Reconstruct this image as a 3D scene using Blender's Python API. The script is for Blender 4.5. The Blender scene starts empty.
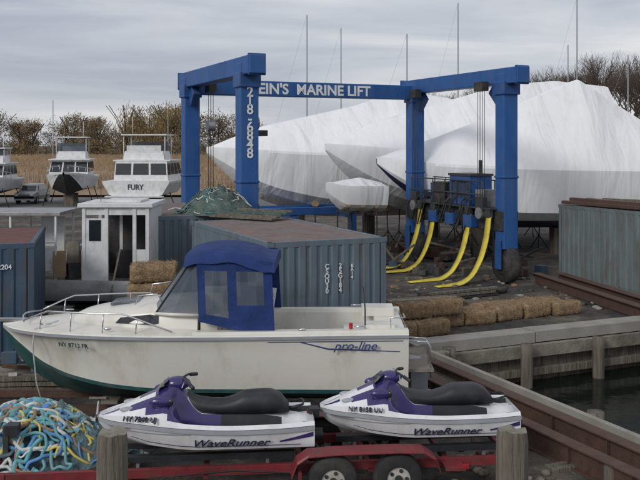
import bpy, math, random
from mathutils import Vector, Matrix, noise
random.seed(7)
R=math.radians
# ------------------------------------------------------------------ materials
def mat(name,col,rough=0.6,metal=0.0,var=0.18,scale=3.0,dirt=None,damt=0.0,dscale=1.2,bump=0.0,bscale=30,stretch=(1,1,1),spec=0.5,coat=0.0):
    m=bpy.data.materials.new(name); m.use_nodes=True
    nt=m.node_tree; N=nt.nodes; L=nt.links
    b=N['Principled BSDF']; b.inputs['Roughness'].default_value=rough; b.inputs['Metallic'].default_value=metal
    b.inputs['Specular IOR Level'].default_value=spec
    b.inputs['Coat Weight'].default_value=coat; b.inputs['Coat Roughness'].default_value=0.15
    tc=N.new('ShaderNodeTexCoord'); mp=N.new('ShaderNodeMapping'); mp.inputs['Scale'].default_value=stretch
    L.new(tc.outputs['Object'],mp.inputs['Vector'])
    n=N.new('ShaderNodeTexNoise'); n.inputs['Scale'].default_value=scale; n.inputs['Detail'].default_value=6; n.inputs['Roughness'].default_value=.65
    L.new(mp.outputs[0],n.inputs['Vector'])
    mr=N.new('ShaderNodeMapRange'); mr.inputs['From Min'].default_value=.3; mr.inputs['From Max'].default_value=.7
    mr.inputs['To Min'].default_value=1-var; mr.inputs['To Max'].default_value=1+var*.6
    L.new(n.outputs['Fac'],mr.inputs['Value'])
    vm=N.new('ShaderNodeVectorMath'); vm.operation='SCALE'; vm.inputs[0].default_value=col[:3]
    L.new(mr.outputs[0],vm.inputs['Scale'])
    out=vm.outputs[0]
    if dirt:
        n2=N.new('ShaderNodeTexNoise'); n2.inputs['Scale'].default_value=dscale; n2.inputs['Detail'].default_value=9; n2.inputs['Roughness'].default_value=.7
        L.new(mp.outputs[0],n2.inputs['Vector'])
        r2=N.new('ShaderNodeMapRange'); r2.inputs['From Min'].default_value=.62-.35*damt; r2.inputs['From Max'].default_value=.75-.1*damt
        r2.inputs['To Max'].default_value=min(1,.5+damt*.5)
        L.new(n2.outputs['Fac'],r2.inputs['Value'])
        mx=N.new('ShaderNodeMix'); mx.data_type='RGBA'
        L.new(r2.outputs[0],mx.inputs['Factor']); L.new(out,mx.inputs['A']); mx.inputs['B'].default_value=(*dirt,1)
        out=mx.outputs['Result']
    L.new(out,b.inputs['Base Color'])
    if bump>0:
        n3=N.new('ShaderNodeTexNoise'); n3.inputs['Scale'].default_value=bscale; n3.inputs['Detail'].default_value=5
        L.new(mp.outputs[0],n3.inputs['Vector'])
        bp=N.new('ShaderNodeBump'); bp.inputs['Strength'].default_value=bump; bp.inputs['Distance'].default_value=.05
        L.new(n3.outputs['Fac'],bp.inputs['Height']); L.new(bp.outputs[0],b.inputs['Normal'])
    return m
def glassy(name,col,alpha):
    m=mat(name,col,.08,var=.05); m.node_tree.nodes['Principled BSDF'].inputs['Alpha'].default_value=alpha; return m
M_white=mat('gelcoat_white',(.72,.70,.63),.32,var=.07,scale=1.5,dirt=(.46,.41,.31),damt=.28,dscale=1.1,stretch=(1,1,.5),coat=.2)
M_white2=mat('white_paint',(.70,.71,.71),.5,var=.12,dirt=(.36,.32,.25),damt=.35,dscale=2)
M_skiw=mat('ski_white',(.78,.79,.80),.25,var=.06,dirt=(.48,.46,.43),damt=.25,coat=.4)
M_purple=mat('ski_purple',(.038,.028,.14),.25,var=.15,coat=.5)
M_skig=mat('ski_grey',(.35,.37,.4),.35,var=.1)
M_seat=mat('black_vinyl',(.022,.024,.028),.5,var=.3,dirt=(.05,.05,.052),damt=.3,dscale=4)
M_rubber=mat('rubber',(.025,.025,.026),.8,var=.3,scale=12,dirt=(.12,.11,.09),damt=.4)
M_teal=mat('bottom_paint',(.02,.085,.085),.6,var=.3,dirt=(.12,.14,.12),damt=.35,scale=4)
M_canvas=mat('blue_canvas',(.010,.034,.15),.85,var=.3,scale=2.5,dirt=(.03,.06,.18),damt=.4,dscale=1.6,bump=.9,bscale=4)
M_clear=glassy('clear_vinyl',(.10,.13,.17),.62)
M_glass=mat('dark_glass',(.02,.025,.03),.08,var=.1,spec=.8)
M_steel=mat('stainless',(.6,.61,.62),.25,metal=.9,var=.1)
M_galv=mat('galvanised',(.35,.36,.37),.45,metal=.6,var=.25,dirt=(.2,.12,.07),damt=.4,dscale=5)
M_liftblue=mat('lift_blue',(.016,.10,.33),.55,var=.28,scale=1.3,dirt=(.05,.10,.20),damt=.5,dscale=2.6,stretch=(1,1,.35))
M_liftblue2=mat('lift_blue_weathered',(.016,.09,.29),.5,var=.3,scale=2,dirt=(.12,.07,.05),damt=.35,dscale=4)
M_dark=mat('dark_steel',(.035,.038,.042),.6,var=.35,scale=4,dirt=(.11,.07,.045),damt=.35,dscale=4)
M_rust=mat('rusty_steel',(.105,.056,.04),.85,var=.4,scale=6,dirt=(.05,.038,.034),damt=.5,dscale=3,bump=.4)
M_roofrust=mat('rusty_roof',(.21,.145,.125),.85,var=.3,scale=2.5,dirt=(.13,.155,.17),damt=.6,dscale=1.2,bump=.2)
M_cont=mat('container_blue_grey',(.125,.17,.205),.6,var=.2,scale=2,dirt=(.11,.085,.07),damt=.40,dscale=3.6,stretch=(1,1,.2))
M_contb=mat('container_navy',(.045,.085,.135),.6,var=.2,scale=2,dirt=(.10,.07,.05),damt=.42,dscale=3.6,stretch=(1,1,.2))
M_contg=mat('container_green_grey',(.145,.18,.185),.65,var=.22,scale=2,dirt=(.11,.075,.055),damt=.45,dscale=3.4,stretch=(1,1,.2))
M_contred=mat('roof_red',(.16,.065,.055),.8,var=.3,dirt=(.1,.08,.07),damt=.55)
M_wood=mat('weathered_wood',(.19,.165,.13),.95,var=.45,scale=6,dirt=(.055,.05,.04),damt=.5,dscale=5,bump=1.0,bscale=16,stretch=(1.6,1.6,.12))
M_woodl=mat('timber_light',(.33,.29,.22),.9,var=.3,scale=3,dirt=(.14,.12,.09),damt=.45,bump=.3)
M_woodh=mat('dock_timber',(.25,.225,.185),.9,var=.35,scale=2,dirt=(.10,.09,.07),damt=.5,bump=.4,bscale=12)
M_conc=mat('concrete',(.33,.315,.28),.9,var=.25,scale=4,dirt=(.15,.135,.11),damt=.5,dscale=2,bump=.3)
M_tan=mat('plywood_tan',(.30,.21,.125),.85,var=.25,scale=3,dirt=(.14,.10,.06),damt=.3)
M_straw=mat('straw',(.33,.225,.125),.95,var=.5,scale=11,dirt=(.14,.095,.055),damt=.45,dscale=6,bump=1.0,bscale=26)
M_yellow=mat('sling_yellow',(.75,.61,.07),.7,var=.2,scale=2,dirt=(.34,.27,.09),damt=.42,dscale=3)
M_red=mat('trailer_red',(.20,.022,.028),.5,var=.3,scale=5,dirt=(.11,.05,.04),damt=.48,dscale=4)
M_text=mat('lettering_white',(.78,.8,.8),.6,var=.1,dirt=(.4,.45,.5),damt=.3,dscale=3)
M_textd=mat('lettering_dark',(.03,.035,.07),.5,var=.1)
M_textb=mat('lettering_blue',(.03,.06,.2),.5,var=.1)
M_net=mat('net_green',(.07,.115,.10),.95,var=.5,scale=6,dirt=(.19,.21,.18),damt=.55,dscale=5,bump=1.0,bscale=20)
M_pteal=mat('gear_teal',(.13,.38,.43),.7,var=.35,scale=6,dirt=(.26,.34,.34),damt=.4)
M_pblue=mat('gear_blue',(.10,.26,.52),.6,var=.3,scale=6)
M_porange=mat('gear_orange',(.42,.16,.06),.6,var=.3)
M_pyel=mat('rope_yellow',(.62,.52,.13),.8,var=.3,scale=10)
M_pwhite=mat('gear_white',(.62,.64,.62),.7,var=.25,scale=7,dirt=(.3,.3,.27),damt=.4)
M_gdark=mat('gear_dark',(.09,.15,.17),.9,var=.5,scale=9,dirt=(.2,.28,.29),damt=.5,dscale=7,bump=1,bscale=18)
M_reed=mat('reeds',(.30,.21,.13),.95,var=.4,scale=.09)
M_bark=mat('bark',(.085,.07,.06),.95,var=.3)
M_twig=mat('twigs',(.13,.10,.082),.95,var=.3)
M_leafs=[mat('leaf_%d'%i,c,.9,var=.4,scale=.15) for i,c in enumerate([(.25,.18,.085),(.18,.13,.075),(.125,.10,.065),(.29,.21,.09),(.10,.088,.066)])]
M_red_lamp=mat('red_lens',(.4,.02,.02),.3)
M_navy=mat('navy_hull',(.02,.035,.09),.35,var=.2)
M_carpaint=mat('silver_paint',(.36,.38,.40),.35,metal=.3,var=.1)
M_rim=mat('wheel_rim',(.52,.5,.45),.5,var=.2,dirt=(.22,.14,.1),damt=.5,dscale=9)
def wrapmat():
    m=mat('shrink_wrap',(.88,.885,.89),.38,var=.04,scale=.6,dirt=(.74,.74,.74),damt=.25,dscale=.5)
    nt=m.node_tree; N=nt.nodes; L=nt.links; b=N['Principled BSDF']
    tc=N.new('ShaderNodeTexCoord'); mp=N.new('ShaderNodeMapping'); mp.inputs['Scale'].default_value=(.9,.35,.22); mp.inputs['Rotation'].default_value=(0,R(14),0)
    L.new(tc.outputs['Object'],mp.inputs['Vector'])
    n=N.new('ShaderNodeTexNoise'); n.inputs['Scale'].default_value=1.0; n.inputs['Detail'].default_value=3; n.inputs['Distortion'].default_value=.5
    L.new(mp.outputs[0],n.inputs['Vector'])
    bp=N.new('ShaderNodeBump'); bp.inputs['Strength'].default_value=.6; bp.inputs['Distance'].default_value=.4
    L.new(n.outputs['Fac'],bp.inputs['Height']); L.new(bp.outputs[0],b.inputs['Normal'])
    return m
M_wrap=wrapmat()
# ------------------------------------------------------------------ mesh builder
class B:
    def __init__(s): s.v=[];s.f=[];s.m=[];s.sm=[];s.mats=[];s.M=Matrix.Identity(4)
    def mi(s,m):
        if m not in s.mats: s.mats.append(m)
        return s.mats.index(m)
    def add(s,vs,fs,m,smooth=False):
        o=len(s.v); s.v+=[tuple(s.M@Vector(p)) for p in vs]
        if not isinstance(m,list): m=[m]*len(fs)
        for f,mm in zip(fs,m):
            s.f.append(tuple(i+o for i in f)); s.m.append(s.mi(mm)); s.sm.append(smooth)
    def box(s,c,d,m,rz=0,rx=0,ry=0,taper=1.0):
        x,y,z=[k/2 for k in d]
        R3=Matrix.Rotation(rz,3,'Z')@Matrix.Rotation(ry,3,'Y')@Matrix.Rotation(rx,3,'X')
        vs=[]
        for dz in (-z,z):
            t=taper if dz>0 else 1
            for dx,dy in ((-x,-y),(x,-y),(x,y),(-x,y)):
                vs.append(Vector(c)+R3@Vector((dx*t,dy*t,dz)))
        s.add(vs,[(3,2,1,0),(4,5,6,7),(0,1,5,4),(1,2,6,5),(2,3,7,6),(3,0,4,7)],m)
    def beam(s,a,b,w,h,m):
        a=Vector(a);b=Vector(b);d=(b-a);L=d.length;d.normalize()
        up=Vector((0,0,1)) if abs(d.z)<.95 else Vector((0,1,0))
        x=d.cross(up).normalized();u=x.cross(d).normalized()
        vs=[]
        for p in (a,b):
            for i,j in ((-1,-1),(1,-1),(1,1),(-1,1)): vs.append(p+x*i*w/2+u*j*h/2)
        s.add(vs,[(0,1,2,3),(7,6,5,4),(4,5,1,0),(5,6,2,1),(6,7,3,2),(7,4,0,3)],m)
    def cyl(s,a,b,r,r2=None,n=14,m=None,cap=True,smooth=True):
        r2=r if r2 is None else r2
        a=Vector(a);b=Vector(b);d=(b-a).normalized()
        up=Vector((0,0,1)) if abs(d.z)<.9 else Vector((1,0,0))
        x=d.cross(up).normalized();y=d.cross(x)
        vs=[];fs=[]
        for p,rr in ((a,r),(b,r2)):
            for i in range(n):
                t=2*math.pi*i/n; vs.append(p+x*math.cos(t)*rr+y*math.sin(t)*rr)
        for i in range(n): j=(i+1)%n; fs.append((i,j,n+j,n+i))
        s.add(vs,fs,m,smooth)
        if cap: s.add(vs,[tuple(range(n-1,-1,-1)),tuple(range(n,2*n))],m,False)
    def tube(s,pts,r,m,n=7):
        pts=[Vector(p) for p in pts]; rings=[]
        x=None
        for i,p in enumerate(pts):
            d=(pts[min(i+1,len(pts)-1)]-pts[max(i-1,0)]).normalized()
            if x is None:
                up=Vector((0,0,1)) if abs(d.z)<.9 else Vector((1,0,0)); x=d.cross(up).normalized()
            x=(x-d*x.dot(d)).normalized(); y=d.cross(x)
            rings.append([p+x*math.cos(2*math.pi*k/n)*r+y*math.sin(2*math.pi*k/n)*r for k in range(n)])
        s.loft(rings,m,closed=True,smooth=True,cap=True)
    def loft(s,rings,m,closed=False,smooth=True,cap=False):
        n=len(rings[0]); vs=[p for r in rings for p in r]; fs=[];ms=[]
        K=n if closed else n-1
        for i in range(len(rings)-1):
            for j in range(K):
                k=(j+1)%n
                fs.append((i*n+j,i*n+k,(i+1)*n+k,(i+1)*n+j))
                ms.append(m(i,j) if callable(m) else m)
        if cap:
            e=m(0,0) if callable(m) else m
            fs.append(tuple(range(n-1,-1,-1))); ms.append(e)
            l=(len(rings)-1)*n; fs.append(tuple(range(l,l+n))); ms.append(e)
        s.add(vs,fs,ms,smooth)
    def poly(s,pts,m): s.add(pts,[tuple(range(len(pts)))],m)
    def ball(s,c,r,m,n=12,k=8):
        if not hasattr(r,'__len__'): r=(r,r,r)
        rings=[]
        for i in range(k+1):
            a=math.pi*i/k
            rings.append([(c[0]+r[0]*math.sin(a)*math.cos(2*math.pi*j/n),c[1]+r[1]*math.sin(a)*math.sin(2*math.pi*j/n),c[2]+r[2]*math.cos(a)) for j in range(n)])
        s.loft(rings,m,closed=True)
    def build(s,name,parent=None,bevel=0,loc=None,rz=0):
        me=bpy.data.meshes.new(name); me.from_pydata(s.v,[],s.f)
        for mm in s.mats: me.materials.append(mm)
        me.polygons.foreach_set('material_index',s.m); me.polygons.foreach_set('use_smooth',s.sm); me.update()
        me.validate()
        o=bpy.data.objects.new(name,me); bpy.context.collection.objects.link(o)
        if parent: o.parent=parent
        if loc: o.location=loc; o.rotation_euler[2]=rz
        if bevel:
            bm=o.modifiers.new('bevel','BEVEL'); bm.width=bevel; bm.segments=2; bm.limit_method='ANGLE'; bm.angle_limit=R(40)
        return o
def root(name,loc,rz=0):
    e=bpy.data.objects.new(name,None); bpy.context.collection.objects.link(e); e.location=loc; e.rotation_euler[2]=rz; e.empty_display_size=.2; return e
def text(s,name,parent,loc,size,m,rot=(R(90),0,0),shear=0,ext=.006,sx=1,align='LEFT',spacing=1,line=1,bold=.018):
    c=bpy.data.curves.new(name,'FONT'); c.body=s; c.size=size; c.extrude=ext; c.shear=shear; c.align_x=align; c.space_character=spacing; c.space_line=line; c.offset=size*bold
    o=bpy.data.objects.new(name,c); bpy.context.collection.objects.link(o); o.parent=parent; o.location=loc; o.rotation_euler=rot; o.scale=(sx,1,1); c.materials.append(m); return o
def curve(pts):
    xs=[p[0] for p in pts];ys=[p[1] for p in pts];n=len(xs)
    d=[(ys[i+1]-ys[i])/(xs[i+1]-xs[i]) for i in range(n-1)]
    t=[d[0]]+[0 if d[i-1]*d[i]<=0 else 2*d[i-1]*d[i]/(d[i-1]+d[i]) for i in range(1,n-1)]+[d[-1]]
    def f(x):
        if x<=xs[0]: return ys[0]
        if x>=xs[-1]: return ys[-1]
        i=0
        while x>xs[i+1]: i+=1
        h=xs[i+1]-xs[i];u=(x-xs[i])/h
        return (2*u**3-3*u*u+1)*ys[i]+(u**3-2*u*u+u)*h*t[i]+(-2*u**3+3*u*u)*ys[i+1]+(u**3-u*u)*h*t[i+1]
    return f
def lin(pts):
    def f(x):
        if x<=pts[0][0]: return pts[0][1]
        for a,b in zip(pts,pts[1:]):
            if x<=b[0]: return a[1]+(b[1]-a[1])*(x-a[0])/(b[0]-a[0])
        return pts[-1][1]
    return f
TH=R(24)
E1=Vector((math.cos(TH),math.sin(TH),0)); E2=Vector((math.sin(TH),-math.cos(TH),0))
S0=Vector((2.15,22.3,0))
def UV(u,v,z=0): p=S0+E1*u+E2*v; return Vector((p.x,p.y,z))
# ------------------------------------------------------------------ camera, world, sun
cam=bpy.data.cameras.new('camera'); co=bpy.data.objects.new('camera',cam); bpy.context.collection.objects.link(co)
co.location=(0,0,5.2); co.rotation_euler=(R(90),0,0); cam.lens=49.5; cam.sensor_width=36; cam.shift_y=-95/640; cam.clip_end=6000
bpy.context.scene.camera=co
sc=bpy.context.scene
sc.view_settings.view_transform='Standard'; sc.view_settings.look='None'; sc.view_settings.exposure=0
w=bpy.data.worlds.new('World'); sc.world=w; w.use_nodes=True
nt=w.node_tree;N=nt.nodes;L=nt.links;bg=N['Background']; bg.inputs['Strength'].default_value=.1
SE=30;SR=216
sky=N.new('ShaderNodeTexSky'); sky.sky_type='NISHITA'; sky.sun_disc=False; sky.sun_elevation=R(SE); sky.sun_rotation=R(SR)
tc=N.new('ShaderNodeTexCoord'); mp=N.new('ShaderNodeMapping'); mp.inputs['Scale'].default_value=(1.0,1.0,8); mp.inputs['Location'].default_value=(.3,.1,.35)
L.new(tc.outputs['Generated'],mp.inputs['Vector'])
n=N.new('ShaderNodeTexNoise'); n.inputs['Scale'].default_value=2.6; n.inputs['Detail'].default_value=6; n.inputs['Roughness'].default_value=.5; n.inputs['Distortion'].default_value=.4
L.new(mp.outputs[0],n.inputs['Vector'])
rp=N.new('ShaderNodeValToRGB'); rp.color_ramp.elements[0].position=.34; rp.color_ramp.elements[0].color=(.42,.45,.53,1)
rp.color_ramp.elements[1].position=.68; rp.color_ramp.elements[1].color=(.77,.765,.775,1)
e=rp.color_ramp.elements.new(.5); e.color=(.57,.59,.645,1)
L.new(n.outputs['Fac'],rp.inputs['Fac'])
vs=N.new('ShaderNodeVectorMath'); vs.operation='SCALE'; vs.inputs['Scale'].default_value=10; L.new(rp.outputs['Color'],vs.inputs[0])
mx=N.new('ShaderNodeMix'); mx.data_type='RGBA'; mx.inputs['Factor'].default_value=.9
L.new(sky.outputs[0],mx.inputs['A']); L.new(vs.outputs[0],mx.inputs['B']); L.new(mx.outputs['Result'],bg.inputs['Color'])
sl=bpy.data.lights.new('sun','SUN'); sl.energy=1.35; sl.angle=R(16); sl.color=(1,.975,.94)
so=bpy.data.objects.new('sun',sl); bpy.context.collection.objects.link(so)
az=R(SR); el=R(SE); sd=Vector((math.sin(az)*math.cos(el),math.cos(az)*math.cos(el),math.sin(el)))
so.rotation_euler=(-sd).to_track_quat('-Z','Y').to_euler(); so.location=(0,0,30)
# ------------------------------------------------------------------ ground
def groundmat():
    m=bpy.data.materials.new('ground_gravel'); m.use_nodes=True; nt=m.node_tree;N=nt.nodes;L=nt.links;b=N['Principled BSDF'];b.inputs['Roughness'].default_value=.95
    tc=N.new('ShaderNodeTexCoord')
    def nz(s,d=8,r=.65):
        n=N.new('ShaderNodeTexNoise'); n.inputs['Scale'].default_value=s;n.inputs['Detail'].default_value=d;n.inputs['Roughness'].default_value=r; L.new(tc.outputs['Object'],n.inputs['Vector']); return n
    a=nz(.3);c=nz(2.0);g=nz(14)
    r1=N.new('ShaderNodeValToRGB'); r1.color_ramp.elements[0].position=.40;r1.color_ramp.elements[0].color=(.085,.078,.072,1);r1.color_ramp.elements[1].position=.60;r1.color_ramp.elements[1].color=(.29,.24,.18,1)
    e=r1.color_ramp.elements.new(.5); e.color=(.165,.142,.12,1)
    L.new(a.outputs['Fac'],r1.inputs['Fac'])
    r2=N.new('ShaderNodeValToRGB'); r2.color_ramp.elements[0].position=.36;r2.color_ramp.elements[0].color=(.42,.42,.43,1);r2.color_ramp.elements[1].position=.64;r2.color_ramp.elements[1].color=(1.0,1.0,1.0,1)
    L.new(c.outputs['Fac'],r2.inputs['Fac'])
    r3=N.new('ShaderNodeValToRGB'); r3.color_ramp.elements[0].position=.35;r3.color_ramp.elements[0].color=(.55,.55,.55,1);r3.color_ramp.elements[1].position=.7;r3.color_ramp.elements[1].color=(1,1,1,1)
    L.new(g.outputs['Fac'],r3.inputs['Fac'])
    m1=N.new('ShaderNodeMix');m1.data_type='RGBA';m1.blend_type='MULTIPLY';m1.inputs['Factor'].default_value=1;L.new(r1.outputs[0],m1.inputs['A']);L.new(r2.outputs[0],m1.inputs['B'])
    m2=N.new('ShaderNodeMix');m2.data_type='RGBA';m2.blend_type='MULTIPLY';m2.inputs['Factor'].default_value=1;L.new(m1.outputs['Result'],m2.inputs['A']);L.new(r3.outputs[0],m2.inputs['B'])
    L.new(m2.outputs['Result'],b.inputs['Base Color'])
    bp=N.new('ShaderNodeBump');bp.inputs['Strength'].default_value=.8;bp.inputs['Distance'].default_value=.08;L.new(g.outputs['Fac'],bp.inputs['Height']);L.new(bp.outputs[0],b.inputs['Normal'])
    return m
M_ground=groundmat()
ul=[-3500,-600,-150,-60]+[-30+.6*i for i in range(50)]+[0,8]+[9+1.5*i for i in range(14)]+[60,150,600,3500]
vl=[-3500,-600,-150,-60]+[-30+.6*i for i in range(50)]+[0]+[.6*i for i in range(1,50)]+[45,120,600,3500]
b=B(); vsx=[]; 
for v in vl:
    for u in ul:
        p=UV(u,v); z=0
        if -29<u<-.5 and -29<v<29 or (8.5<u<28 and -29<v<29) or (0<=u<=8 and -29<v<-.5):
            z=.05*noise.noise(Vector((p.x*.8,p.y*.8,0)))+.03*noise.noise(Vector((p.x*2.3,p.y*2.3,4)))
        vsx.append((p.x,p.y,z))
nu=len(ul);fs=[]
for j in range(len(vl)-1):
    for i in range(nu-1):
        if ul[i]>=0 and ul[i+1]<=8 and vl[j]>=0: continue
        fs.append((j*nu+i,(j+1)*nu+i,(j+1)*nu+i+1,j*nu+i+1))
b.add(vsx,fs,M_ground,True); b.build('ground')
b=B(); M_asph=mat('asphalt',(.15,.15,.15),.9,var=.25,scale=1,dirt=(.2,.17,.13),damt=.4,dscale=.4)
b.poly([(-140,72,.012),(60,72,.012),(60,87,.012),(-140,87,.012)],M_asph); b.build('lane_road')
def watermat():
    m=bpy.data.materials.new('water_dark'); m.use_nodes=True; nt=m.node_tree;N=nt.nodes;L=nt.links;b=N['Principled BSDF']
    b.inputs['Base Color'].default_value=(.010,.013,.011,1);b.inputs['Roughness'].default_value=.05;b.inputs['IOR'].default_value=1.33
    tc=N.new('ShaderNodeTexCoord');n=N.new('ShaderNodeTexNoise');n.inputs['Scale'].default_value=1.8;n.inputs['Detail'].default_value=5;L.new(tc.outputs['Object'],n.inputs['Vector'])
    bp=N.new('ShaderNodeBump');bp.inputs['Strength'].default_value=.16;bp.inputs['Distance'].default_value=.1;L.new(n.outputs['Fac'],bp.inputs['Height']);L.new(bp.outputs[0],b.inputs['Normal']); return m
b=B(); b.poly([tuple(UV(-.1,-.1,-1.15)),tuple(UV(-.1,3500,-1.15)),tuple(UV(8.1,3500,-1.15)),tuple(UV(8.1,-.1,-1.15))],watermat()); b.build('water')
b=B()
def wallrun(p0,p1,nrm,first=.0):
    d=(p1-p0);Ln=d.length;d.normalize();k=int(Ln/.28)
    for i in range(k):
        c=p0+d*(i+.5)*.28+nrm*(.05+.02*(i%2)); c=Vector((c.x,c.y,-1.0+random.uniform(-.01,.01)))
        b.box(c,(.275,.08,1.7),M_wood,rz=math.atan2(d.y,d.x))
wallrun(UV(0,0),UV(8,0),E2); wallrun(UV(0,0),UV(0,36),E1); wallrun(UV(8,0),UV(8,36),-E1)
b.build('bulkhead_sheeting')
b=B()
b.beam(UV(.05,-.1,.02),UV(3.9,-.1,.02),.62,.3,M_conc);b.beam(UV(3.93,-.1,.03),UV(8.6,-.1,.02),.60,.3,M_conc)
b.beam(UV(.15,.3,-.3),UV(7.9,.3,-.3),.14,.34,M_woodh)
b.beam(UV(.15,.32,-.85),UV(7.9,.32,-.85),.16,.2,M_wood)
b.build('bulkhead_cap',bevel=.015)
for (u,v,zt,r) in [(.9,.65,.12,.17),(3.3,.62,-.02,.16),(5.7,.62,-.05,.16),(7.7,.7,.1,.17),(.6,6.3,.12,.16),(.55,10.5,.25,.16),(-.25,1.2,.35,.19)]:
    b=B(); p=UV(u,v); rr=[]
    for i in range(9):
        z=-2.5+(zt+2.5)*i/8; rr.append([(p.x+math.cos(a)*r*(1+.05*noise.noise(Vector((a,z,u)))),p.y+math.sin(a)*r*(1+.05*noise.noise(Vector((a,z,v)))),z) for a in [2*math.pi*k/14 for k in range(14)]])
    b.loft(rr,M_wood,closed=True,cap=True); b.build('dock_piling')
b=B()
b.beam(UV(-.3,-1.0,.03),UV(-.3,34,.03),.6,.22,M_woodh)
b.beam(UV(-.02,-1,.10),UV(-.02,34,.10),.12,.34,M_conc)
for u in (-.75,-1.55):
    b.beam(UV(u,-4,.20),UV(u,34,.20),.06,.34,M_rust); b.beam(UV(u,-4,.385),UV(u,34,.385),.26,.035,M_rust); b.beam(UV(u,-4,.03),UV(u,34,.03),.26,.03,M_rust)
    for i in range(24): b.box(UV(u,-3+i*1.4,.2),(.22,.02,.3),M_rust,rz=TH)
for i in range(22): b.beam(UV(-2.0,-3+i*1.6,-.02),UV(-.6,-3+i*1.6,-.02),.26,.2,M_wood)
b.build('runway_beam',bevel=.008)
b=B()
for q in (0,.9):
    b.beam((8.1+q,33.0,.2),(9.75+q,25.2,.2),.08,.36,M_rust);b.beam((8.1+q,33.0,.4),(9.75+q,25.2,.4),.32,.04,M_rust)
b.beam((9.75,25.2,.2),UV(8.5,30,.2),.08,.36,M_rust);b.beam((9.75,25.2,.4),UV(8.5,30,.4),.32,.04,M_rust)
b.build('runway_beam',bevel=.008)
# straw bales
def bale(c,rz,Ln=.98,w=.5,h=.42,tilt=0):
    b=B();b.M=Matrix.Rotation(tilt,4,'Y');rr=[];K=26;Nn=26;sd=random.random()*50
    for i in range(K+1):
        t=i/K;e=min(1,min(t,1-t)*Ln/.05);e=.90+.10*math.sin(e*math.pi/2)
        tie=-.035*(math.exp(-((t-.3)/.03)**2)+math.exp(-((t-.7)/.03)**2))
        ring=[]
        for j in range(Nn):
            a=2*math.pi*j/Nn;ca,sa=math.cos(a),math.sin(a);q=(abs(ca)**5+abs(sa)**5)**(-1/5)
            p=Vector((t*Ln*6,ca*q*3,sa*q*3+sd));d=1+.07*noise.noise(p)+.05*noise.noise(p*3)+tie
            ring.append(((t-.5)*Ln*(1+.02*noise.noise(p*2)),ca*q*w/2*e*d,sa*q*h/2*e*d+h/2))
        rr.append(ring)
    b.loft(rr,M_straw,closed=True,cap=True)
    vv=[];ff=[]
    for i in range(260):
        x=random.uniform(-.5,.5)*Ln;f=random.choice([0,1,1,2]);y=random.uniform(-.5,.5)*w;z=random.uniform(0,1)*h
        if f==0: y=-w/2
        elif f==1: z=h
        else: y=w/2
        p=Vector((x,y,z));dd=Vector((random.gauss(0,1),random.gauss(0,1),random.gauss(0,.7))).normalized()*random.uniform(.05,.13);o=len(vv)
        vv+=[p,p+dd,p+dd*.5+Vector((.008,.0,.012))];ff.append((o,o+1,o+2))
    b.add(vv,ff,M_straw);b.build('straw_bale',loc=c,rz=rz)
def balerow(u0,u1,v0,v1,z=0,gap=1.0):
    n=int((u1-u0)/gap)
    for i in range(n):
        t=(i+.5)/n;p=UV(u0+(u1-u0)*t,v0+(v1-v0)*t+random.uniform(-.08,.08),z-.01)
        bale(p,TH+random.uniform(-.12,.12)+math.atan2(-(v1-v0),(u1-u0)),Ln=random.uniform(.98,1.08),w=random.uniform(.48,.56),h=random.uniform(.40,.46),tilt=random.uniform(-.03,.03))
balerow(-2.1,2.0,-1.5,-1.2);balerow(1.9,7.4,-2.0,-2.3);balerow(-1.2,3.9,-2.2,-2.6);balerow(-.3,2.8,-1.75,-1.9,.40);balerow(4.0,7.1,-2.75,-3.0)
# ------------------------------------------------------------------ travel lift
rt=root('boat_travel_lift',(-2.4,28.9,0),TH)
W=10.3;Ld=6.8;H=7.88
b=B()
for x in (0,W):
    b.box((x,0,(H+1.3)/2),(.62,.58,H-1.3),M_liftblue); b.box((x,Ld,(H+1.3)/2),(.62,.58,H-1.3),M_liftblue)
    b.box((x,Ld/2-.1,H-.1),(.56,Ld+1.9,.60),M_liftblue)
    for y in (0,Ld):
        b.box((x,y,H-.55),(.74,.74,.5),M_liftblue2)
        b.box((x+(.0),y+(.55 if y==0 else -.55),H-.75),(.3,.7,.5),M_liftblue2,rx=R(45 if y==0 else -45))
        for k in (4.0,): b.box((x,y,k),(.68,.64,.10),M_liftblue2)
    for q in (-.95,Ld+.8): b.box((x,q,H-.1),(.62,.06,.7),M_liftblue2)
b.box((W/2,Ld,H-.36),(W-.6,.5,.62),M_liftblue)
b.build('gantry_frame',rt,bevel=.03)
text("KLEIN'S  MARINE LIFT",'beam_lettering',rt,(2.08,Ld-.262,H-.565),.60,M_text,sx=1.0,spacing=1.02,bold=.028)
text("2\n1\n8\n-\n6\n8\n4\n8",'column_lettering',rt,(0,-.31,H-1.10),.46,M_text,align='CENTER',line=.62)
b=B()
for x in (0,W):
    b.box((x,Ld/2,2.35),(.72,Ld+.5,.75),M_dark)
    b.box((x,Ld/2,2.78),(1.25,Ld-.3,.07),M_dark)
    for y in (0,Ld):
        b.box((x,y,1.68),(.5,.5,.7),M_liftblue2)
        for sx in (-.3,.3): b.box((x+sx*1.25,y,1.1),(.08,.35,1.1),M_liftblue2)
b.build('sill_beams',rt,bevel=.02)
b=B()
for x in (0,W):
    for y in (0,Ld):
        prof=[(.2,.30),(.36,.30),(.40,.2),(.62,.24),(.68,.17),(.69,0),(.68,-.17),(.62,-.24),(.40,-.2),(.36,-.30),(.2,-.30)]
        rings=[[(x+q[1]*.85,y+math.cos(a)*q[0]*1.05,.72+math.sin(a)*q[0]*1.03) for a in [2*math.pi*k/28 for k in range(28)]] for q in prof]
        b.loft(rings,lambda i,j:M_rubber if 2<=i<=7 else M_dark,closed=True,cap=True)
b.build('wheels',rt)
b=B()
b.box((W,2.4,3.4),(1.0,1.5,1.15),M_liftblue2);b.box((W,2.4,4.02),(1.1,1.6,.09),M_dark)
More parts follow.
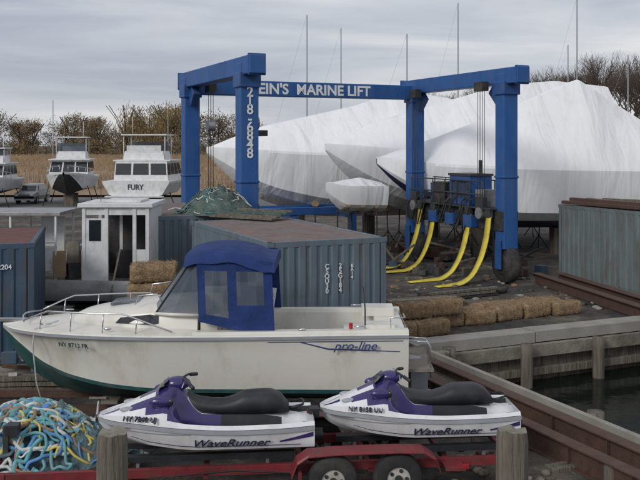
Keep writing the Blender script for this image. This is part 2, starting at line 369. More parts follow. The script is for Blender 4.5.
for k in range(6): b.box((W-.505,1.85+k*.22,3.45),(.03,.12,.7),M_dark)
b.box((W-.05,4.0,3.25),(.9,1.0,.85),M_dark);b.cyl((W,4.9,2.85),(W,4.9,3.6),.3,m=M_liftblue2)
b.box((W-.1,1.1,3.15),(.7,.6,.65),M_galv)
b.cyl((W+.2,2.0,4.0),(W+.2,2.0,4.6),.07,m=M_dark)
for x in (-.6,.6):
    for z in (3.3,3.8): b.tube([(W+x,.7,z),(W+x,Ld-.6,z)],.025,M_dark)
    for k in range(7): b.tube([(W+x,.7+k*.9,2.8),(W+x,.7+k*.9,3.8)],.025,M_dark)
for k in range(12):
    y0=1+random.random()*4.5; b.tube([(W-.4,y0,3.2),(W-.62,y0+.2,2.9+random.random()*.2),(W-.66,y0+.6,2.2-random.random()*.4),(W-.6,y0+1.1,2.0),(W-.5,y0+1.4,2.5)],.03,M_rubber)
for k in range(3): b.box((W-.55,1.6+k*1.3,2.25),(.3,.6,.45),M_liftblue2)
for k in range(5): b.box((W+random.uniform(-.4,.3),1.2+k*1.0,2.95),(.4,.5,random.uniform(.3,.7)),random.choice([M_dark,M_galv,M_dark]))
b.build('power_pack',rt,bevel=.015)
b=B()
for x in (.55,W-.55):
    for y in (.7,1.0,Ld-1.1,Ld-.8):
        for q in (-.05,.05): b.tube([(x+q,y,H-.4),(x+q,y,3.0)],.012,M_dark,n=5)
    for y in (.85,Ld-.95):
        b.box((x,y,H-.45),(.3,.55,.35),M_dark);b.box((x,y,2.95),(.2,.5,.5),M_dark);b.cyl((x-.14,y,5.95 if x<2 else 2.6),(x+.14,y,5.95 if x<2 else 2.6),.22,m=M_galv)
b.box((.75,.85,5.6),(.3,.8,.2),M_dark)
b.build('hoist_cables',rt)
b=B()
def ribbon(pts,w,side,m):
    pts=[Vector(p) for p in pts]; f=[curve([(i,p[k]) for i,p in enumerate(pts)]) for k in range(3)]
    side=Vector(side).normalized(); rings=[];K=26
    for i in range(K+1):
        t=(len(pts)-1)*i/K;p=Vector((f[0](t),f[1](t),f[2](t)));q=Vector((f[0](t+.02)-f[0](t-.02),f[1](t+.02)-f[1](t-.02),f[2](t+.02)-f[2](t-.02)))
        nn=q.cross(side).normalized()*.015
        sw=side+Vector((0,0,.1*math.sin(t*2)))
        rings.append([p-sw*w/2-nn,p+sw*w/2-nn,p+sw*w/2+nn,p-sw*w/2+nn])
    b.loft(rings,m,closed=True,smooth=True,cap=True)
for y,dx,l in ((.35,0,1.9),(1.7,0,2.4),(4.3,0,2.7),(5.4,.0,2.0)):
    x=W-.55-dx
    ribbon([(x,y,2.5),(x-.12,y,1.7),(x-.45,y-.05,.85),(x-.95,y-.1,.25),(x-1.5,y-.12,.06),(x-1.0-l*.75,y-.2,.04)],.38,(.12,1,0),M_yellow)
    b.box((x,y,2.65),(.14,.36,.35),M_dark)
b.build('lifting_slings',rt)
# ------------------------------------------------------------------ shrink wrapped boats
def wrapped(bow,stern,wmax,sheer,keel,ridge,seed,name='shrink_wrapped_boat',hullmat=None,st=True):
    bow=Vector(bow);stern=Vector(stern);d=stern-bow;Ln=d.length;rz=math.atan2(d.y,d.x)
    r=root(name,(bow.x,bow.y,0),rz)
    wf=curve([(0,.03),(.06,.38),(.15,.68),(.3,.92),(.5,1),(1,.9)]);sf=curve(sheer);kf=curve(keel);rf=lin(ridge)
    b=B();rings=[];K=54
    for i in range(K+1):
        t=i/K;w=wf(t)*wmax;s=sf(t);k=min(kf(t),s-.15);rg=rf(t)
        nz=lambda a:noise.noise(Vector((t*7,a,seed)))
        bx=t*Ln;fold=.5+.5*math.sin(t*34+seed)
        prof=[(0,k),(w*.62,k+(s-k)*.16),(w*.86,k+(s-k)*.30),(w*.95,k+(s-k)*.62),(w,s),(w*.985,s+.12),(w*(.76+.05*nz(1)-.04*fold),s+(rg-s)*.36+.12*nz(2)),(w*(.46+.05*nz(3)-.05*fold),s+(rg-s)*.68+.15*nz(4)),(w*.12,rg-.06+.05*nz(5)),(0,rg)]
        ring=[(bx,-p[0],p[1]) for p in prof]+[(bx,p[0],p[1]) for p in reversed(prof[1:-1])]
        rings.append(ring)
    n=len(rings[0]);hm=hullmat or M_wrap
    b.loft(rings,lambda i,j:(hm if (j<1 or j>=n-1) else M_wrap),closed=True,smooth=True,cap=True)
    o=b.build('wrapped_hull',r);m=o.modifiers.new('es','EDGE_SPLIT'); m.split_angle=R(17)
    b=B()
    for t in (.3,.55,.8):
        for sd in (-1,1):
            x=t*Ln;y=sd*wmax*.8;z=kf(t)+(.5 if st else .2)
            b.cyl((x,y*.95,z),(x,y*1.0,z+.06),.18 if st else .1,m=M_tan);b.cyl((x,y,.5),(x,y*.95,z),.035,m=M_dark)
            for a in range(3): b.tube([(x,y,.7),(x+.5*math.cos(a*2.1),y+.5*math.sin(a*2.1),.02)],.03,M_dark)
        hh=max(.1,kf(t))
        if st: b.box((t*Ln,0,hh/2),(.5,.4,hh),M_wood)
        else:
            b.box((t*Ln,0,hh-.05),(.12,1.1,.1),M_dark)
    b.build('boat_stands',r)
wrapped((-5.65,44),(9.5,51.5),2.5,[(0,5.0),(.3,4.7),(1,4.5)],[(0,4.75),(.05,3.9),(.12,2.9),(.22,2.1),(.4,1.4),(1,1.2)],[(0,5.05),(.06,5.45),(.17,6.15),(.34,6.75),(.5,7.35),(.62,8.0),(.72,8.15),(.86,7.9),(1,7.2)],1)
wrapped((.25,42.4),(16,49.5),2.5,[(0,5.15),(.3,4.8),(1,4.6)],[(0,4.9),(.05,4.0),(.12,3.0),(.22,2.1),(.4,1.4),(1,1.2)],[(0,5.2),(.06,5.6),(.16,6.4),(.3,7.0),(.45,7.7),(.6,8.4),(.8,8.7),(1,8.5)],2)
wrapped((2.6,40.4),(18.5,43.5),2.5,[(0,4.55),(.2,4.2),(1,3.9)],[(0,4.3),(.05,3.5),(.12,2.7),(.22,2.0),(.4,1.3),(1,1.2)],[(0,4.6),(.06,4.95),(.175,5.55),(.33,6.5),(.52,7.8),(.61,8.35),(.70,7.5),(.83,6.3),(1,5.5)],3,hullmat=M_navy)
wrapped((.25,38.6),(2.8,39.8),.7,[(0,3.45),(.3,3.3),(1,3.25)],[(0,3.15),(.1,2.7),(.3,2.3),(1,2.2)],[(0,3.5),(.3,3.65),(.6,3.75),(1,3.5)],4,st=False)
# ------------------------------------------------------------------ containers
def corr(b,p0,p1,z0,z1,nrm,m,period=.28,dep=.04,vertical=True):
    p0=Vector(p0);p1=Vector(p1);d=p1-p0;Ln=d.length;d.normalize();k=max(1,round(Ln/period));pe=Ln/k;nrm=Vector(nrm)
    pts=[]
    for i in range(k):
        for f,o in ((0,0),(.25,0),(.38,-1),(.85,-1)): pts.append(p0+d*(i+f)*pe+nrm*dep*o)
    pts.append(p1)
    rows=[]
    for q in range(9):
        z=z0+(z1-z0)*q/8;fade=math.sin(math.pi*q/8)
        rows.append([Vector((p.x,p.y,z))-nrm*.05*fade*max(-.3,noise.noise(Vector((p.x*1.1,p.y*1.1,z*1.1+p0.x)))) for p in pts])
    b.loft(rows,m,smooth=False)
def container(loc,rz,W,L,H,m,roofm,name='shipping_container',marks=None):
    r=root(name,loc,rz);b=B()
    q=.14
    for x in (q/2,W-q/2):
        for y in (q/2,L-q/2):
            b.box((x,y,H/2),(q,q,H),m)
            for z in (.06,H-.06): b.box((x,y,z),(q+.03,q+.03,.12),M_dark if z<1 else m)
    for z in (.09,H-.07):
        b.box((W/2,.06,z),(W-2*q,.11,.13),m);b.box((W/2,L-.06,z),(W-2*q,.11,.13),m)
        b.box((.06,L/2,z),(.11,L-2*q,.13),m);b.box((W-.06,L/2,z),(.11,L-2*q,.13),m)
    b.build('frame',r,bevel=.008)
    b=B()
    corr(b,(q,.03,0),(W-q,.03,0),.15,H-.13,(0,-1,0),m,dep=-.04)
    corr(b,(.03,q,0),(.03,L-q,0),.15,H-.13,(-1,0,0),m,dep=-.04)
    corr(b,(W-.03,q,0),(W-.03,L-q,0),.15,H-.13,(1,0,0),m,dep=-.04)
    corr(b,(q,L-.03,0),(W-q,L-.03,0),.15,H-.13,(0,1,0),m,dep=-.04)
    pts=[];k=int(L/.3)
    for i in range(k):
        for f,o in ((0,0),(.3,0),(.4,1),(.9,1)): pts.append((q*.5+(L-q)*(i+f)/k,H-.03+.02*o))
    pts.append((L-q*.5,H-.03))
    b.loft([[(.08,p[0],p[1]) for p in pts],[(W-.08,p[0],p[1]) for p in pts]],roofm,smooth=False)
    b.poly([(.05,.05,.12),(W-.05,.05,.12),(W-.05,L-.05,.12),(.05,L-.05,.12)],M_dark)
    b.build('corrugated_panels',r)
    for (s,x,z,sz,ln) in (marks or []):
        text(s,'markings',r,(x,-.03,z),sz,M_text,line=ln,align='CENTER')
    return r
c1=container((-1.15,19.3,.46),TH,2.95,6.06,2.6,M_cont,M_roofrust,marks=[("C\nS\nQ\nU\n3\n0",1.42,1.95,.15,.74),("2\n5\nG\n1\n8\n4",1.75,1.95,.15,.74),("B\nA\n1\n4",2.05,1.95,.11,.8)])
b=B()
for x in (.3,2.6):
    b.box((x,.4,-.23),(.4,.4,.46),M_wood);b.box((x,5.6,-.23),(.4,.4,.46),M_wood)
b.build('timber_blocks',c1)
container((-4.9,26.5,.3),TH,2.44,6.06,2.75,M_cont,M_roofrust)
container((11.75,28.7,0),TH,2.44,6.06,2.9,M_contg,M_roofrust)
container((-9.15,20.1,0),R(14),2.5,4.2,2.9,M_contb,M_contred,marks=[("NYKU 2204",1.6,2.3,.16,1)])
b=B()
for i in range(7):
    b.beam((9.4+i*.28,34.0-i*.1,3.0+.12*(i%2)),(11.9+i*.3,28.9-i*.05,3.02+.1*(i%3)),.2,.12,random.choice([M_rust,M_wood,M_rust]))
b.build('steel_beam_stack',bevel=.01)
def mound(name,c,r,h,m,seed,extra=None,rough=.35):
    b=B();K=30;Nn=40;rings=[]
    for i in range(K+1):
        f=i/K;ring=[]
        for j in range(Nn):
            a=2*math.pi*j/Nn;rr=f*(1+.25*noise.noise(Vector((math.cos(a)*1.5,math.sin(a)*1.5,seed))))
            x=math.cos(a)*rr*r[0];y=math.sin(a)*rr*r[1]
            z=h*(1-f**2.2)*(1+rough*noise.noise(Vector((x*3,y*3,seed)))+rough*.8*noise.noise(Vector((x*8,y*8,seed))))
            z+=.08*h*noise.noise(Vector((x*15,y*15,seed+3)))
            ring.append((c[0]+x,c[1]+y,c[2]+max(0,z)))
        rings.append(ring)
    b.loft(list(reversed(rings)),m,closed=True,smooth=True)
    if extra: extra(b)
    return b.build(name)
def ropes(c,r,h,mats,k,rad=.02):
    def f(b):
        for i in range(k):
            a=random.random()*6.3;q=math.sqrt(random.random())*.75;p=[c[0]+math.cos(a)*q*r[0],c[1]+math.sin(a)*q*r[1]];an=random.random()*6.3;pts=[]
            for s in range(12):
                an+=random.uniform(-1.3,1.3);p=[p[0]+math.cos(an)*r[0]*.09,p[1]+math.sin(an)*r[1]*.09]
                dd=((p[0]-c[0])/r[0])**2+((p[1]-c[1])/r[1])**2
                pts.append((p[0],p[1],c[2]+max(.05,h*(1-min(1,dd)**1.1))+random.uniform(-.03,.10)*h+.02))
            f1=[curve([(q2,pp[k2]) for q2,pp in enumerate(pts)]) for k2 in range(3)]
            b.tube([(f1[0](t/3),f1[1](t/3),f1[2](t/3)) for t in range(34)],rad*random.uniform(.5,1.2),random.choice(mats),n=5)
    return f
mound('fishing_net_pile',(-3.25,27.9,3.03),(1.25,1.0),.75,M_net,3,ropes((-3.25,27.9,3.03),(1.2,1.0),.75,[M_net,M_pteal,M_pwhite,M_net],40,.02))
b=B()
for i in range(5): b.beam((-3.2+i*.2,25.9,3.12+.05*i),(-1.3+i*.12,24.6+.2*i,3.12+.04*i),.2,.05,random.choice([M_woodh,M_wood,M_net]))
b.build('plank_stack')
# ------------------------------------------------------------------ foreground cabin boat
bt=root('cabin_motorboat',(-5.9,16.45,.72),R(-.5))
LB=7.45
gw=curve([(0,.04),(.25,.36),(.6,.62),(1.2,.90),(2.2,1.13),(3.3,1.22),(7.35,1.14)])
cw=curve([(0,.015),(.3,.10),(.8,.30),(1.4,.55),(2.2,.8),(3.2,.97),(7.35,1.0)])
gz=curve([(0,1.17),(1.5,1.18),(4,1.19),(7.35,1.22)])
cz=curve([(0,1.0),(.4,.70),(.9,.42),(1.5,.26),(2.4,.16),(3.5,.13),(7.35,.13)])
kz=curve([(0,.96),(.15,.72),(.4,.40),(.8,.10),(1.3,-.10),(2,-.20),(3,-.22),(7.35,-.2)])
st=[i/60 for i in range(61)];st=[LB*(s**1.35) for s in st]
b=B();rings=[]
for x in st:
    k=kz(x);c=cz(x);g=gz(x);a=cw(x);q=gw(x);fl=max(0,1-x/3.0)
    prof=[(0,k),(a*.5,k+(c-k)*.47),(a*.93,k+(c-k)*.93),(a,c),(a+.015,c+.07)]
    for f in (.22,.45,.68,.88): prof.append((a+(q-a)*(f**(1+1.0*fl))*.97,c+(g-c)*f))
    prof+=[(q*.985,g-.09),(q+.02,g-.085),(q+.03,g-.03),(q+.005,g)]
    rings.append([(x,-p[0],p[1]) for p in reversed(prof)]+[(x,p[0],p[1]) for p in prof[1:]])
def hm(i,j):
    jj=j if j<12 else 23-j
    if jj in (1,):return M_skig
    if jj>=8: return M_teal
    return M_white
b.loft(rings,hm,smooth=True)
b.add(rings[-1],[tuple(range(len(rings[-1])))],M_white)
o=b.build('hull',bt);m=o.modifiers.new('es','EDGE_SPLIT');m.split_angle=R(35)
b=B();rings=[]
for x in [3.75*i/26 for i in range(27)]:
    q=gw(x);g=gz(x);rings.append([(x,y*q,g+.10*(1-abs(y)**2.2)*min(1,x/1)) for y in (-1,-.93,-.75,-.5,-.2,0,.2,.5,.75,.93,1)])
b.loft(rings,M_white,smooth=True)
rings=[]
tw=curve([(1.3,.18),(1.5,.42),(2.0,.62),(2.8,.80),(3.75,.88)]);tz=curve([(1.3,.10),(1.55,.20),(2.2,.30),(3.2,.40),(3.75,.42)])
for x in [1.3+2.45*i/24 for i in range(25)]:
    q=tw(x);h=tz(x);g=gz(x)+.02;rings.append([(x,-q-.06,g-.05),(x,-q,g+h*.75),(x,-q+.06,g+h*.93),(x,-q*.6,g+h*1.08),(x,0,g+h*1.15),(x,q*.6,g+h*1.08),(x,q-.06,g+h*.93),(x,q,g+h*.75),(x,q+.06,g-.05)])
b.loft(rings,M_white,smooth=True,cap=True)
o=b.build('deck_and_cabin',bt);m=o.modifiers.new('es','EDGE_SPLIT');m.split_angle=R(40)
b=B()
for sd in (-1,1):
    pts=[];f=lambda x:(tw(x)+.012)
    for x,dz in ((2.25,.10),(2.35,.20),(2.9,.27),(3.05,.25),(3.05,.12),(2.9,.09)): 
        h=tz(x); y=f(x)+.06*(1-dz/(h*.75)) ; pts.append((x,sd*y,gz(x)+.02+dz))
    b.poly(pts if sd>0 else pts[::-1],M_glass)
b.box((2.3,0,1.18+.40),(.5,.5,.05),M_clear,ry=R(-6))
b.build('cabin_windows',bt)
b=B()
for sd in (-1,1):
    rr=[];
    for x in [3.7+(LB-3.7)*i/14 for i in range(15)]:
        q=gw(x);g=gz(x);rr.append([(x,sd*q,g),(x,sd*(q-.03),g+.05),(x,sd*(q-.22),g+.05),(x,sd*(q-.24),g-.02),(x,sd*(q-.25),.5)])
    b.loft(rr,M_white,smooth=False)
b.box((5.5,0,.5),(3.6,1.9,.04),M_skig)
b.box((LB-.28,0,.87),(.5,1.85,.7),M_white);b.box((LB-.85,0,.75),(.5,1.7,.45),M_white2)
b.box((LB-.5,-.75,1.28),(.55,.42,.08),M_white);b.box((LB-.45,.6,1.30),(.6,.5,.16),M_white)
b.box((3.85,.55,1.1),(.45,.8,1.2),M_white);b.box((3.95,-.6,.95),(.3,.6,.9),M_white)
for y in (.5,-.5):
    b.cyl((4.7,y,.5),(4.7,y,1.0),.05,m=M_steel);b.box((4.7,y,1.07),(.5,.5,.14),M_white2);b.box((4.95,y,1.4),(.12,.5,.6),M_white2,ry=R(8))
b.tube([(4.15,.5+.18*math.cos(a),1.45+.18*math.sin(a)) for a in [k*.5236 for k in range(13)]],.015,M_seat)
b.build('cockpit',bt,bevel=.02)
b=B();WB=[(-1.02,3.85),(-.95,3.3),(-.86,3.0),(-.5,2.86),(0,2.82),(.5,2.86),(.86,3.0),(.95,3.3),(1.02,3.85)];WT=[(-.96,3.88),(-.93,3.72),(-.82,3.58),(-.46,3.50),(0,3.47),(.46,3.50),(.82,3.58),(.93,3.72),(.96,3.88)]
zb=1.50;zt=2.36
for i in range(8):
    a,c=WB[i],WB[i+1];d,e=WT[i+1],WT[i]
    b.poly([(a[1],a[0],zb),(c[1],c[0],zb),(d[1],d[0],zt),(e[1],e[0],zt)],M_clear)
for i in (0,2,4,6,8):
    b.tube([(WB[i][1],WB[i][0],zb),(WT[i][1],WT[i][0],zt)],.018,M_seat)
b.tube([(p[1],p[0],zb) for p in WB],.028,M_white);b.tube([(p[1],p[0],zt) for p in WT],.026,M_canvas)
b.build('windshield',bt)
b=B();rr=[]
for i in range(17):
    t=i/16;x=3.52+1.60*t;zc=2.46+.17*math.sin(math.pi*min(1,t*1.1+.06))**.6-.02*t;ww=.98+.06*t
    zd=-.2+.02*math.sin(t*15)
    rr.append([(x,-ww-.04,zc+zd),(x,-ww*.99,zc-.09),(x,-ww*.9,zc-.02),(x,-ww*.5,zc+.035-.015*math.cos(t*19)),(x,0,zc+.05-.02*math.cos(t*19)),(x,ww*.5,zc+.035),(x,ww*.9,zc-.02),(x,ww*.99,zc-.09),(x,ww+.04,zc+zd)])
b.loft(rr,M_canvas,smooth=True);b.add(rr[0],[tuple(range(9))],M_canvas);b.add(rr[-1],[tuple(range(9))],M_canvas)
def P(u,v,sd):
    x0=3.80+(3.74-3.80)*v;x1=5.12-.06*v;x=x0+(x1-x0)*u
    zb=1.40-.15*min(1,u*2.0);z=zb+(2.44-zb)*v; y=1.09-.10*v+.014*math.sin(u*11+1)*math.sin(v*7)
    return (x,sd*y,z)
us=[0,.05,.10,.2,.30,.40,.46,.52,.65,.78,.88,.94,1];vsn=[0,.15,.25,.36,.55,.7,.85,.92,1]
for sd in (-1,1):
    for i in range(len(us)-1):
        for j in range(len(vsn)-1):
            win=(.05<us[i]<.40 and 1<=j<=5) or (.5<us[i]<.88 and 3<=j<=5)
            p=[P(us[i],vsn[j],sd),P(us[i+1],vsn[j],sd),P(us[i+1],vsn[j+1],sd),P(us[i],vsn[j+1],sd)]
            b.add(p,[(0,1,2,3)],M_clear if win else M_canvas,True)
b.build('canvas_enclosure',bt)
b=B()
for sd in (-1,1):
    pts=[]
    for x in [.55+2.8*i/16 for i in range(17)]:
        h=.30*min(1,(x-.35)/.7)*(1 if x<2.5 else max(0,1-(x-2.5)/.85));pts.append((x,sd*(gw(x)-.05),gz(x)+.05+h))
    b.tube(pts,.015,M_steel)
    for x in (.9,1.5,2.1,2.7):
        h=.30*min(1,(x-.35)/.7)*(1 if x<2.5 else max(0,1-(x-2.5)/.85));b.tube([(x,sd*(gw(x)-.07),gz(x)),(x+.03,sd*(gw(x)-.05),gz(x)+.05+h)],.012,M_steel)
    b.tube([(2.6,sd*.66,1.62),(2.65,sd*.66,1.78),(3.0,sd*.72,1.82),(3.1,sd*.75,1.68)],.012,M_steel)
    for x in (1.0,6.6): b.tube([(x-.1,sd*(gw(x)-.12),gz(x)+.1),(x+.1,sd*(gw(x)-.12),gz(x)+.1)],.014,M_steel)
b.tube([(.55,-.53,1.29),(.42,-.2,1.33),(.40,0,1.34),(.42,.2,1.33),(.55,.53,1.29)],.015,M_steel)
b.box((.15,0,1.22),(.5,.14,.05),M_steel)
b.tube([(LB-.75,-.95,1.25),(LB-.75,-.95,1.6),(LB-.78,-.95,2.0)],.012,M_seat)
b.cyl((LB-1.0,-.98,1.27),(LB-1.0,-.98,1.36),.035,m=M_red_lamp)
b.tube([(LB-.3,-.95,1.25),(LB-.3,-.95,1.45),(LB-.05,-.95,1.45),(LB-.05,-.6,1.45)],.014,M_steel)
b.box((LB+.22,0,.5),(.5,1.7,.05),M_woodh)
for y in (-.75,-.45): b.tube([(LB+.02,y,1.0),(LB+.35,y,.98),(LB+.42,y,.9),(LB+.42,y,.35)],.016,M_steel)
b.cyl((LB+.02,0,.45),(LB+.3,0,.4),.14,m=M_galv);b.box((LB+.3,0,.15),(.3,.16,.7),M_skig);b.ball((LB+.35,0,-.15),(.3,.08,.1),M_skig)
for x in (2.2,5.6): b.ball((x,-gw(x)+.06,1.27),(.07,.03,.03),M_steel)
b.tube([(1.2,-.6,1.32),(1.0,-.72,1.27),(.8,-.7,1.2),(.78,-.74,.9),(.8,-.6,.2),(.9,-.4,-.4)],.013,M_pwhite)
b.build('rails_and_fittings',bt)
b=B()
def hy(x,f):
    a=cw(x);q=gw(x);fl=max(0,1-x/3.0);return a+(q-a)*(f**(1+1.0*fl))*.97
def sidepatch(x0,x1,f0,f1,m):
    rr=[]
    for i in range(13):
        t=i/12;x=x0+(x1-x0)*t;fa=f0[0]+(f0[1]-f0[0])*t;fb=f1[0]+(f1[1]-f1[0])*t
        rr.append([(x,-(hy(x,fa)+.012),cz(x)+(gz(x)-cz(x))*fa),(x,-(hy(x,fb)+.012),cz(x)+(gz(x)-cz(x))*fb)])
    b.loft(rr,m)
sidepatch(5.55,6.05,(.87,.74),(.885,.765),M_textb);sidepatch(6.05,7.30,(.74,.695),(.765,.705),M_textb)
sidepatch(5.0,7.35,(.87,.87),(.882,.882),M_textb)
b.build('hull_stripe',bt)
text("pro-line",'hull_lettering',bt,(6.15,-1.20,.945),.20,M_textb,shear=.35,rot=(R(93),0,R(.6)),sx=1.15,bold=.005)
text("NY 8712 FR",'registration',bt,(1.3,-.90,.93),.12,M_teal,rot=(R(112),0,R(-18)),bold=0)
b=B()
for x in (2.0,4.2,6.6):
    for sd in (-1,1):
        b.cyl((x,sd*1.0,-.3),(x,sd*.85,.0),.03,m=M_galv);b.box((x,sd*.86,.0),(.3,.24,.04),M_woodh,rx=R(18*sd))
        for a in range(3): b.tube([(x,sd*1.02,-.25),(x+.4*math.cos(a*2.1),sd*1.02+.4*math.sin(a*2.1),-.7)],.022,M_galv)
    b.box((x,0,-.48),(.35,.5,.5),M_woodh)
b.box((3.4,-.5,-.3),(7.6,.1,.14),M_rust);b.box((3.4,.5,-.3),(7.6,.1,.14),M_rust)
b.build('boat_stands',bt)
# ------------------------------------------------------------------ jet skis
def jetski(parent,loc,rz,reg,s=1.03):
    r=root('jet_ski',loc,rz); r.scale=(s,s,s)
    gwf=curve([(0,.05),(.12,.2),(.4,.38),(.9,.53),(1.6,.58),(2.6,.57),(3.1,.50)])
    gzf=curve([(0,.50),(.5,.50),(1.2,.45),(2.0,.41),(3.1,.43)])
    cwf=curve([(0,.02),(.3,.18),(.8,.38),(1.5,.49),(3.1,.47)])
    czf=curve([(0,.46),(.3,.32),(.8,.20),(1.5,.15),(3.1,.15)])
    kzf=curve([(0,.42),(.12,.29),(.35,.17),(.7,.07),(1.2,.01),(3.1,0)])
    X=[3.1*(i/48)**1.2 for i in range(49)]
    b=B();rings=[]
    for x in X:
        k,c,g,a,q=kzf(x),czf(x),gzf(x),cwf(x),gwf(x)
        prof=[(q+.02,g+.03),(q+.02,g-.03),(q-.01,g-.04),(a+(q-a)*.6,c+(g-c)*.5),(a+.02,c+.04),(a,c),(a*.5,k+(c-k)*.5),(0,k)]
        rings.append([(x,-p[0],p[1]) for p in prof]+[(x,p[0],p[1]) for p in reversed(prof[:-1])])
    def f(i,j):
        jj=j if j<7 else 13-j
        return M_skig if jj==0 else M_skiw
    b.loft(rings,f);b.add(rings[-1],[tuple(range(15))],M_skiw)
    o=b.build('lower_hull',r);o.modifiers.new('es','EDGE_SPLIT').split_angle=R(40)
    b=B();rings=[]
    top=curve([(0,.53),(.2,.60),(.5,.74),(.8,.87),(1.0,.95),(1.12,.97),(1.25,.88),(1.35,.74),(1.5,.62),(2.3,.60),(2.7,.54),(3.1,.47)])
    blend=curve([(0,0),(.95,0),(1.35,1),(3.1,1)])
    for x in X:
        q=gwf(x);g=gzf(x);T=top(x);t=blend(x)
        A=[(q,g+.03),(q*.95,g+.06+.06*min(1,x/.4)),(q*.84,g+(T-g)*.42),(q*.66,g+(T-g)*.66),(q*.40,g+(T-g)*.9),(q*.18,g+(T-g)*.99),(0,T)]
        Bq=[(q,g+.03),(q-.05,g+.08),(q-.12,g+.05),(q-.15,.30),(.24,.30),(.17,T-.06),(0,T)]
        if x>2.75:
            u=min(1,(x-2.75)/.2);Bq[3]=(q-.15,.30+.12*u);Bq[4]=(.24,.30+.14*u)
        prof=[(A[i][0]*(1-t)+Bq[i][0]*t,A[i][1]*(1-t)+Bq[i][1]*t) for i in range(7)]
        rings.append([(x,-p[0],p[1]) for p in prof]+[(x,p[0],p[1]) for p in reversed(prof[:-1])])
    def f2(i,j):
        x=X[i];jj=j if j<6 else 11-j
        if x>1.25:
            if jj<=1: return M_skiw
            if jj in(2,3): return M_seat
            if jj==4: return M_purple if x<1.75 else (M_seat if x<2.6 else M_skiw)
            return M_skiw
        if jj==0: return M_skiw
        if jj==1: return M_skiw if x<1.0 else M_purple
        if jj==2: return M_purple if x>.7 else M_skiw
        if jj==3: return M_purple if x>.45 else M_skiw
        if jj==4: return M_skiw if .30<x<.8 else M_purple
        return M_purple if x>.55 else M_skiw
    b.loft(rings,f2);b.add(rings[-1],[tuple(range(13))],M_skiw)
    o=b.build('deck',r);o.modifiers.new('es','EDGE_SPLIT').split_angle=R(45)
    b=B();rings=[]
    sw=curve([(1.22,.09),(1.4,.15),(1.9,.19),(2.5,.21),(2.72,.15)]);stp=curve([(1.22,.86),(1.45,.76),(1.75,.72),(1.95,.76),(2.12,.83),(2.45,.84),(2.62,.79),(2.75,.64)])
    for i in range(31):
        x=1.22+1.53*i/30;q=sw(x);T=stp(x);z0=.55
        rings.append([(x,-q*.95,z0),(x,-q*1.05,z0+(T-z0)*.45),(x,-q,z0+(T-z0)*.8),(x,-q*.72,T-.01),(x,-q*.3,T+.005),(x,0,T+.01),(x,q*.3,T+.005),(x,q*.72,T-.01),(x,q,z0+(T-z0)*.8),(x,q*1.05,z0+(T-z0)*.45),(x,q*.95,z0)])
    b.loft(rings,M_seat,smooth=True,closed=True,cap=True);b.build('seat',r)
    b=B()
    b.ball((1.12,0,.97),(.2,.13,.10),M_purple);b.cyl((1.05,0,.85),(1.2,0,1.02),.09,.07,m=M_seat)
    b.tube([(1.36,-.38,1.0),(1.27,-.2,1.045),(1.2,0,1.05),(1.27,.2,1.045),(1.36,.38,1.0)],.017,M_seat)
    for sd in (-1,1):
        b.tube([(1.3,sd*.24,1.03),(1.38,sd*.40,.995)],.028,M_seat);b.tube([(1.24,sd*.2,1.04),(1.22,sd*.38,1.0)],.009,M_steel)
        b.ball((.92,sd*.36,.80),(.17,.06,.075),M_purple,n=14,k=10);b.ball((1.06,sd*.36,.80),(.04,.055,.065),M_glass)
        b.ball((.45,sd*.2,.66),(.13,.05,.04),M_skig)
    b.poly([(.83,-.2,.915),(.86,.2,.915),(1.0,.14,1.04),(1.0,-.14,1.04)],M_glass)
    b.tube([(2.78,-.15,.62),(2.95,-.14,.66),(2.97,0,.67),(2.95,.14,.66),(2.78,.15,.62)],.018,M_seat)
    b.cyl((3.08,0,.17),(3.25,0,.17),.09,m=M_seat)
    b.build('steering_and_fittings',r)
    b=B()
    def sp(x0,x1,fa,fb,m):
        rr=[]
        for i in range(11):
            t=i/10;x=x0+(x1-x0)*t;q=gwf(x);a=cwf(x);c=czf(x);g=gzf(x)
            def pt(fr):
                z=c+.04+(g-.04-c-.04)*fr
                if fr<=.5: y=a+.02+((a+(q-a)*.6)-(a+.02))*fr/.5
                else: y=a+(q-a)*.6+((q-.01)-(a+(q-a)*.6))*(fr-.5)/.5
                return y+.012,z
            y0,z0=pt(fa(t));y1,z1=pt(fb(t));rr.append([(x,-y0,z0),(x,-y1,z1)])
        b.loft(rr,m)
    sp(.25,1.35,lambda t:.60+.32*t,lambda t:.66+.33*t,M_skig);sp(2.6,3.08,lambda t:.3+.3*t,lambda t:.42+.5*t,M_purple);sp(.5,2.9,lambda t:.04,lambda t:.09,M_purple)
    b.build('hull_graphics',r)
    text("WaveRunner",'model_lettering',r,(1.36,-.535,.205),.175,M_textd,shear=.4,sx=1.15,rot=(R(111),0,0),bold=.008,ext=.004)
    text(reg,'registration',r,(.40,-.455,.575),.10,M_textd,rot=(R(52),0,R(-13)),bold=0,ext=.02)
    return r
TR=R(6.0);T0=Vector((-3.30,13.15,.62))
tx=Vector((math.cos(TR),math.sin(TR),0))
jetski(None,T0,TR+R(-1.5),"NY 7840 UJ")
p2=T0+tx*3.34+Vector((-.02,.12,.03));jetski(None,p2,TR+R(-2),"NY 8158 UU",s=.975)
tr=root('jet_ski_trailer',(T0.x,T0.y,0),TR)
b=B()
for y in (-.62,.62):
    b.beam((-1.2,y,.50),(6.3,y,.50),.08,.13,M_red)
b.beam((-1.2,-.62,.50),(-3.0,0,.50),.08,.12,M_red);b.beam((-1.2,.62,.50),(-3.0,0,.50),.08,.12,M_red);b.beam((-1.4,0,.5),(-3.8,0,.5),.1,.1,M_red)
for x in (-1.1,.2,1.6,3.0,4.0,5.2,6.2): b.beam((x,-.66,.43),(x,.66,.43),.08,.08,M_red)
